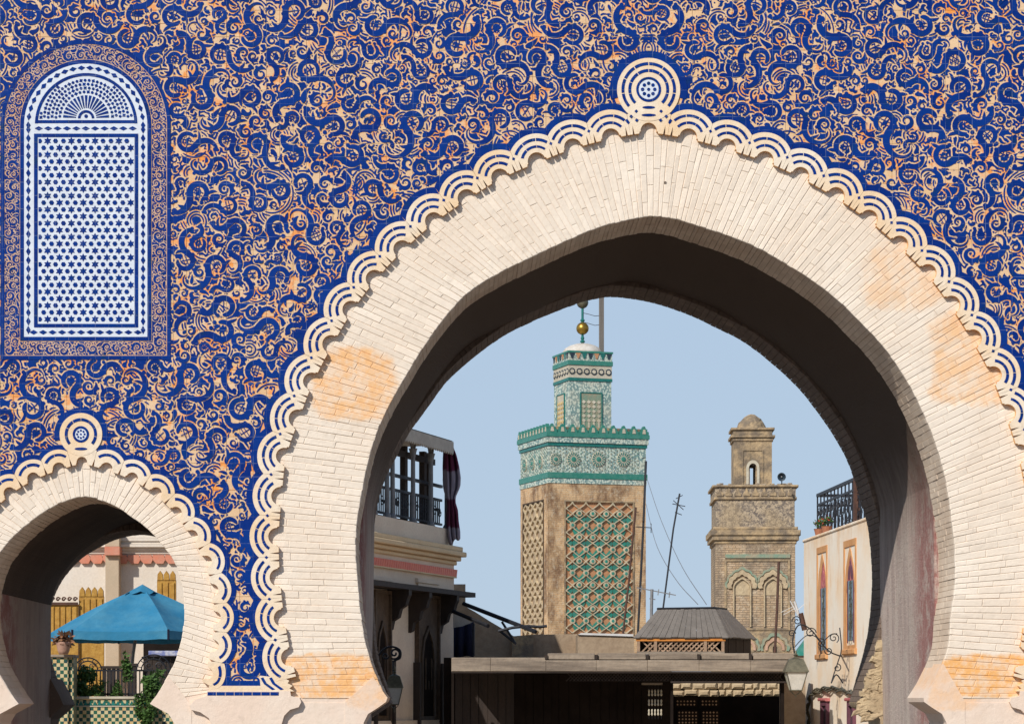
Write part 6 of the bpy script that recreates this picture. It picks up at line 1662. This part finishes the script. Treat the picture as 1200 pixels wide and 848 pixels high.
for j, p in enumerate(base):
    f = (j % ns)/ns; lowv.append(p+Vector((0, 0, -.155+.006*math.sin(j*1.9)))+(p-uc).normalized()*.0)
n_ = len(base); vl.add(base+lowv, [(j, (j+1) % n_, n_+(j+1) % n_, n_+j) for j in range(n_)]); vo = vl.build('valance', 'brollyblue', um); md = vo.modifiers.new('t', 'SOLIDIFY'); md.thickness = .008
tp = MB(); vs = [uc+Vector((0, 0, zap+.045))]
for j in range(24):
    a = 2*math.pi*j/24; rr_ = .30*(1+.12*math.cos(j*math.pi/2)); vs.append(uc+Vector((rr_*math.cos(a), rr_*math.sin(a), zap-.125-.03*math.cos(j*math.pi/2))))
tp.add(vs, [(0, 1+j, 1+(j+1) % 24) for j in range(24)]); to = tp.build('vent_cap', 'brollyblue', um); md = to.modifiers.new('t', 'SOLIDIFY'); md.thickness = .01
for k in range(6):
    e = uc+Vector((math.cos(phis[k]), math.sin(phis[k]), 0))*RU*1.003+Vector((0, 0, zrim)); MB().tube([uc+Vector((0, 0, zap-.09)), e-Vector((0, 0, .03))], .014, 5).build('rib', 'darkwood', um)
    MB().tube([e+Vector((0, 0, .02)), e-Vector((0, 0, .17))], .022, 5).build('corner_tab', 'navy', um)
MB().tube([(P(139, 0, UY).x, UY, 0), (uc.x*.5+P(139, 0, UY).x*.5+.05, UY, zrim-.4), (uc.x, UY, zap-.05)], .030, 8).build('pole', 'steel', um)
MB().lathe((P(139, 0, UY).x, UY, 0), [(.32, 0), (.32, .06), (.07, .12), (.05, .3)], 16).build('base', 'steel', um)
# zellij garden wall and pier
ZY = 44.0; ZF = WF(ZY)
zw = thing('zellij_wall', 'low garden wall of green and cream checker tiles under the planting', 'wall', P(140, 848, ZY))
def zb_(x0, y0, x1, y1, c0, c1, name, mat, par, bev=0): return boxpx(MB(), ZF, x0, y0, x1, y1, c0, c1, bev).build(name, mat, par)
zb_(40, 819, 330, 960, -.4, 0, 'wall_face', 'zellij', zw)
zb_(40, 815.5, 330, 818.8, -.42, .03, 'coping', 'creamst', zw, .01)
m2 = MB(); x = 60
while x < 260:
    A = [(x, 826), (x+2.6, 820.5), (x+5.2, 826)]; m2.prism(ZF, poly_px(ZF, A), 0, .012); x += 5.4
m2.build('zigzag_border', 'dkgreen', zw); zb_(40, 826.3, 330, 827.6, 0, .014, 'tile_line', 'creamst', zw)
pz = thing('zellij_pier', 'checker tiled pier with flat cream cap at the left of the small arch', 'pier', P(74, 848, ZY-.3))
PZ = WF(ZY-.4); boxpx(MB(), PZ, 52, 770, 80, 955, -.5, 0).build('pier_face', 'zellij', pz)
boxpx(MB(), PZ, 50, 766.5, 86, 769.8, -.55, .05, .01).build('cap', 'palewood', pz)
boxpx(MB(), PZ, 80.3, 770, 86, 955, -.5, -.05).build('pier_side', 'zellij', pz)
c = P(74.5, 766.3, ZY-.6); fp = thing('flower_pot', 'pale clay pot of dry brown plants on the checker tiled pier', 'flower pot', c)
MB().lathe(c, [(.075, 0), (.10, .06), (.125, .17), (.135, .19), (.135, .21), (.115, .21), (.10, .17)], 16).build('pot', 'palepot', fp, smooth=True)
MB().leaves(c+Vector((0, 0, .25)), (.15, .14, .09), 160, .11).build('leaves', 'dryleaf', fp)
# wrought iron fence, chair backs
fe = thing('iron_fence', 'black wrought iron fence with arched scroll tops behind the zellij wall', 'fence', P(150, 815, ZY+.4)); FF = WF(ZY+.4)
m2 = MB(); a0, b1 = FF.px(62, 784); a1, b0 = FF.px(240, 815); m2.box(FF, a0, a1, b1-.03, b1, -.02, .02); m2.box(FF, a0, a1, b0+.02, b0+.05, -.02, .02); m2.build('rail', 'iron', fe)
x = 63
while x < 238:
    a, _ = FF.px(x, 800); MB().box(FF, a-.010, a+.010, b0, b1, -.01, .01).build('picket', 'iron', fe); x += 4.2
for cx, r in ((103, 16), (180, 20), (222, 16)):
    ca, cb0 = FF.px(cx, 784.5); rr_ = r*ZY/F_; m2 = MB()
    for q in (1, .72): m2.tube([FF.p(ca-rr_*q*math.cos(t), cb0+rr_*.9*q*math.sin(t)) for t in np.linspace(0, math.pi, 16)], .012, 5)
    for k in range(7):
        t = math.pi*(k+.5)/7; m2.tube([FF.p(ca-rr_*.72*math.cos(t), cb0+rr_*.65*math.sin(t)), FF.p(ca-rr_*math.cos(t), cb0+rr_*.9*math.sin(t))], .009, 4)
    for sg in (-1, 1): m2.tube(scroll((ca+sg*rr_*.3, cb0+rr_*.25), FF, rr_*.25, 0, 1.3, sg, 12), .010, 4)
    m2.build('arched_top', 'iron', fe)
# dark cafe furniture mass: high-backed benches
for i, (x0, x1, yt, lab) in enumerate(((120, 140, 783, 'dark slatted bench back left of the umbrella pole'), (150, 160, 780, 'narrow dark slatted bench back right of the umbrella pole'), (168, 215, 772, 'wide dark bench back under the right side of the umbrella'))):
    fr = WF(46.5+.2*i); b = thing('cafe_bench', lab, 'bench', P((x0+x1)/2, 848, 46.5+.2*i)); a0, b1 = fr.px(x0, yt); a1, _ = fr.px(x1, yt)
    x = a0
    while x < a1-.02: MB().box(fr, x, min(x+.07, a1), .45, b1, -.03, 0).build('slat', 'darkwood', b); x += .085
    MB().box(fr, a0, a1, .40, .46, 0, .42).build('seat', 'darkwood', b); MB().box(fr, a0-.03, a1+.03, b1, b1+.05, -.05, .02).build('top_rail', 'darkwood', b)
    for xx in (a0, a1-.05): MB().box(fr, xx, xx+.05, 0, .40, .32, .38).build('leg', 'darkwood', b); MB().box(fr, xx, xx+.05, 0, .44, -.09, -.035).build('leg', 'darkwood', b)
tag(boxpx(MB(), WF(52), 174, 762, 212, 768, -.3, 0, .01).build('striped_cloth', 'navyprint'), 'blue and white striped cloth below the right side of the umbrella', 'cloth')
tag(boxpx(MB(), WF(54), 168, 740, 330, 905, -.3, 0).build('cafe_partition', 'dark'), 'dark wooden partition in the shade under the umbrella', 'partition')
# planting
def bush(x, y, rx, ry, Y, n, size, label, mat='leaf'):
    c = P(x, y, Y); r = (rx*Y/F_, rx*Y/F_*.7, ry*Y/F_); t = thing('bush', label, 'bush', (c.x, c.y, c.z-r[2]))
    m2 = MB()
    for k in range(9):
        q = c+Vector((random.gauss(0, .42)*r[0], random.gauss(0, .4)*r[1], random.gauss(0, .42)*r[2])); m2.leaves(q, (r[0]*.5, r[1]*.5, r[2]*.5), n//9, size)
    m2.build('foliage', mat, t)
    m2 = MB()
    for k in range(5): m2.tube([Vector((c.x+random.uniform(-.05, .05), c.y, c.z-r[2]*1.2)), c+Vector((random.uniform(-1, 1)*r[0]*.6, 0, random.uniform(-.2, .6)*r[2]))], .008, 4)
    m2.build('stem', 'brownwood', t)
bush(95, 800, 15, 17, ZY+.15, 900, .07, 'rounded green bush beside the checker tiled pier')
bush(116, 809, 8, 9, ZY+.1, 300, .06, 'small low bush behind the middle of the zellij wall')
bush(137, 809, 8, 9, ZY+.12, 300, .06, 'small low bush left of the climbing plant')
bush(147, 782, 5, 20, ZY+.1, 260, .075, 'thin pale climbing vine beside the umbrella pole')
bush(175, 812, 12, 26, ZY-.12, 1100, .075, 'trailing green creeper spilling over the zellij wall')
bush(172, 842, 9, 14, ZY-.2, 500, .075, 'lower end of the green creeper hanging on the checker tiles')
bush(180, 797, 11, 9, ZY, 400, .08, 'broad leaved plant above the green creeper')
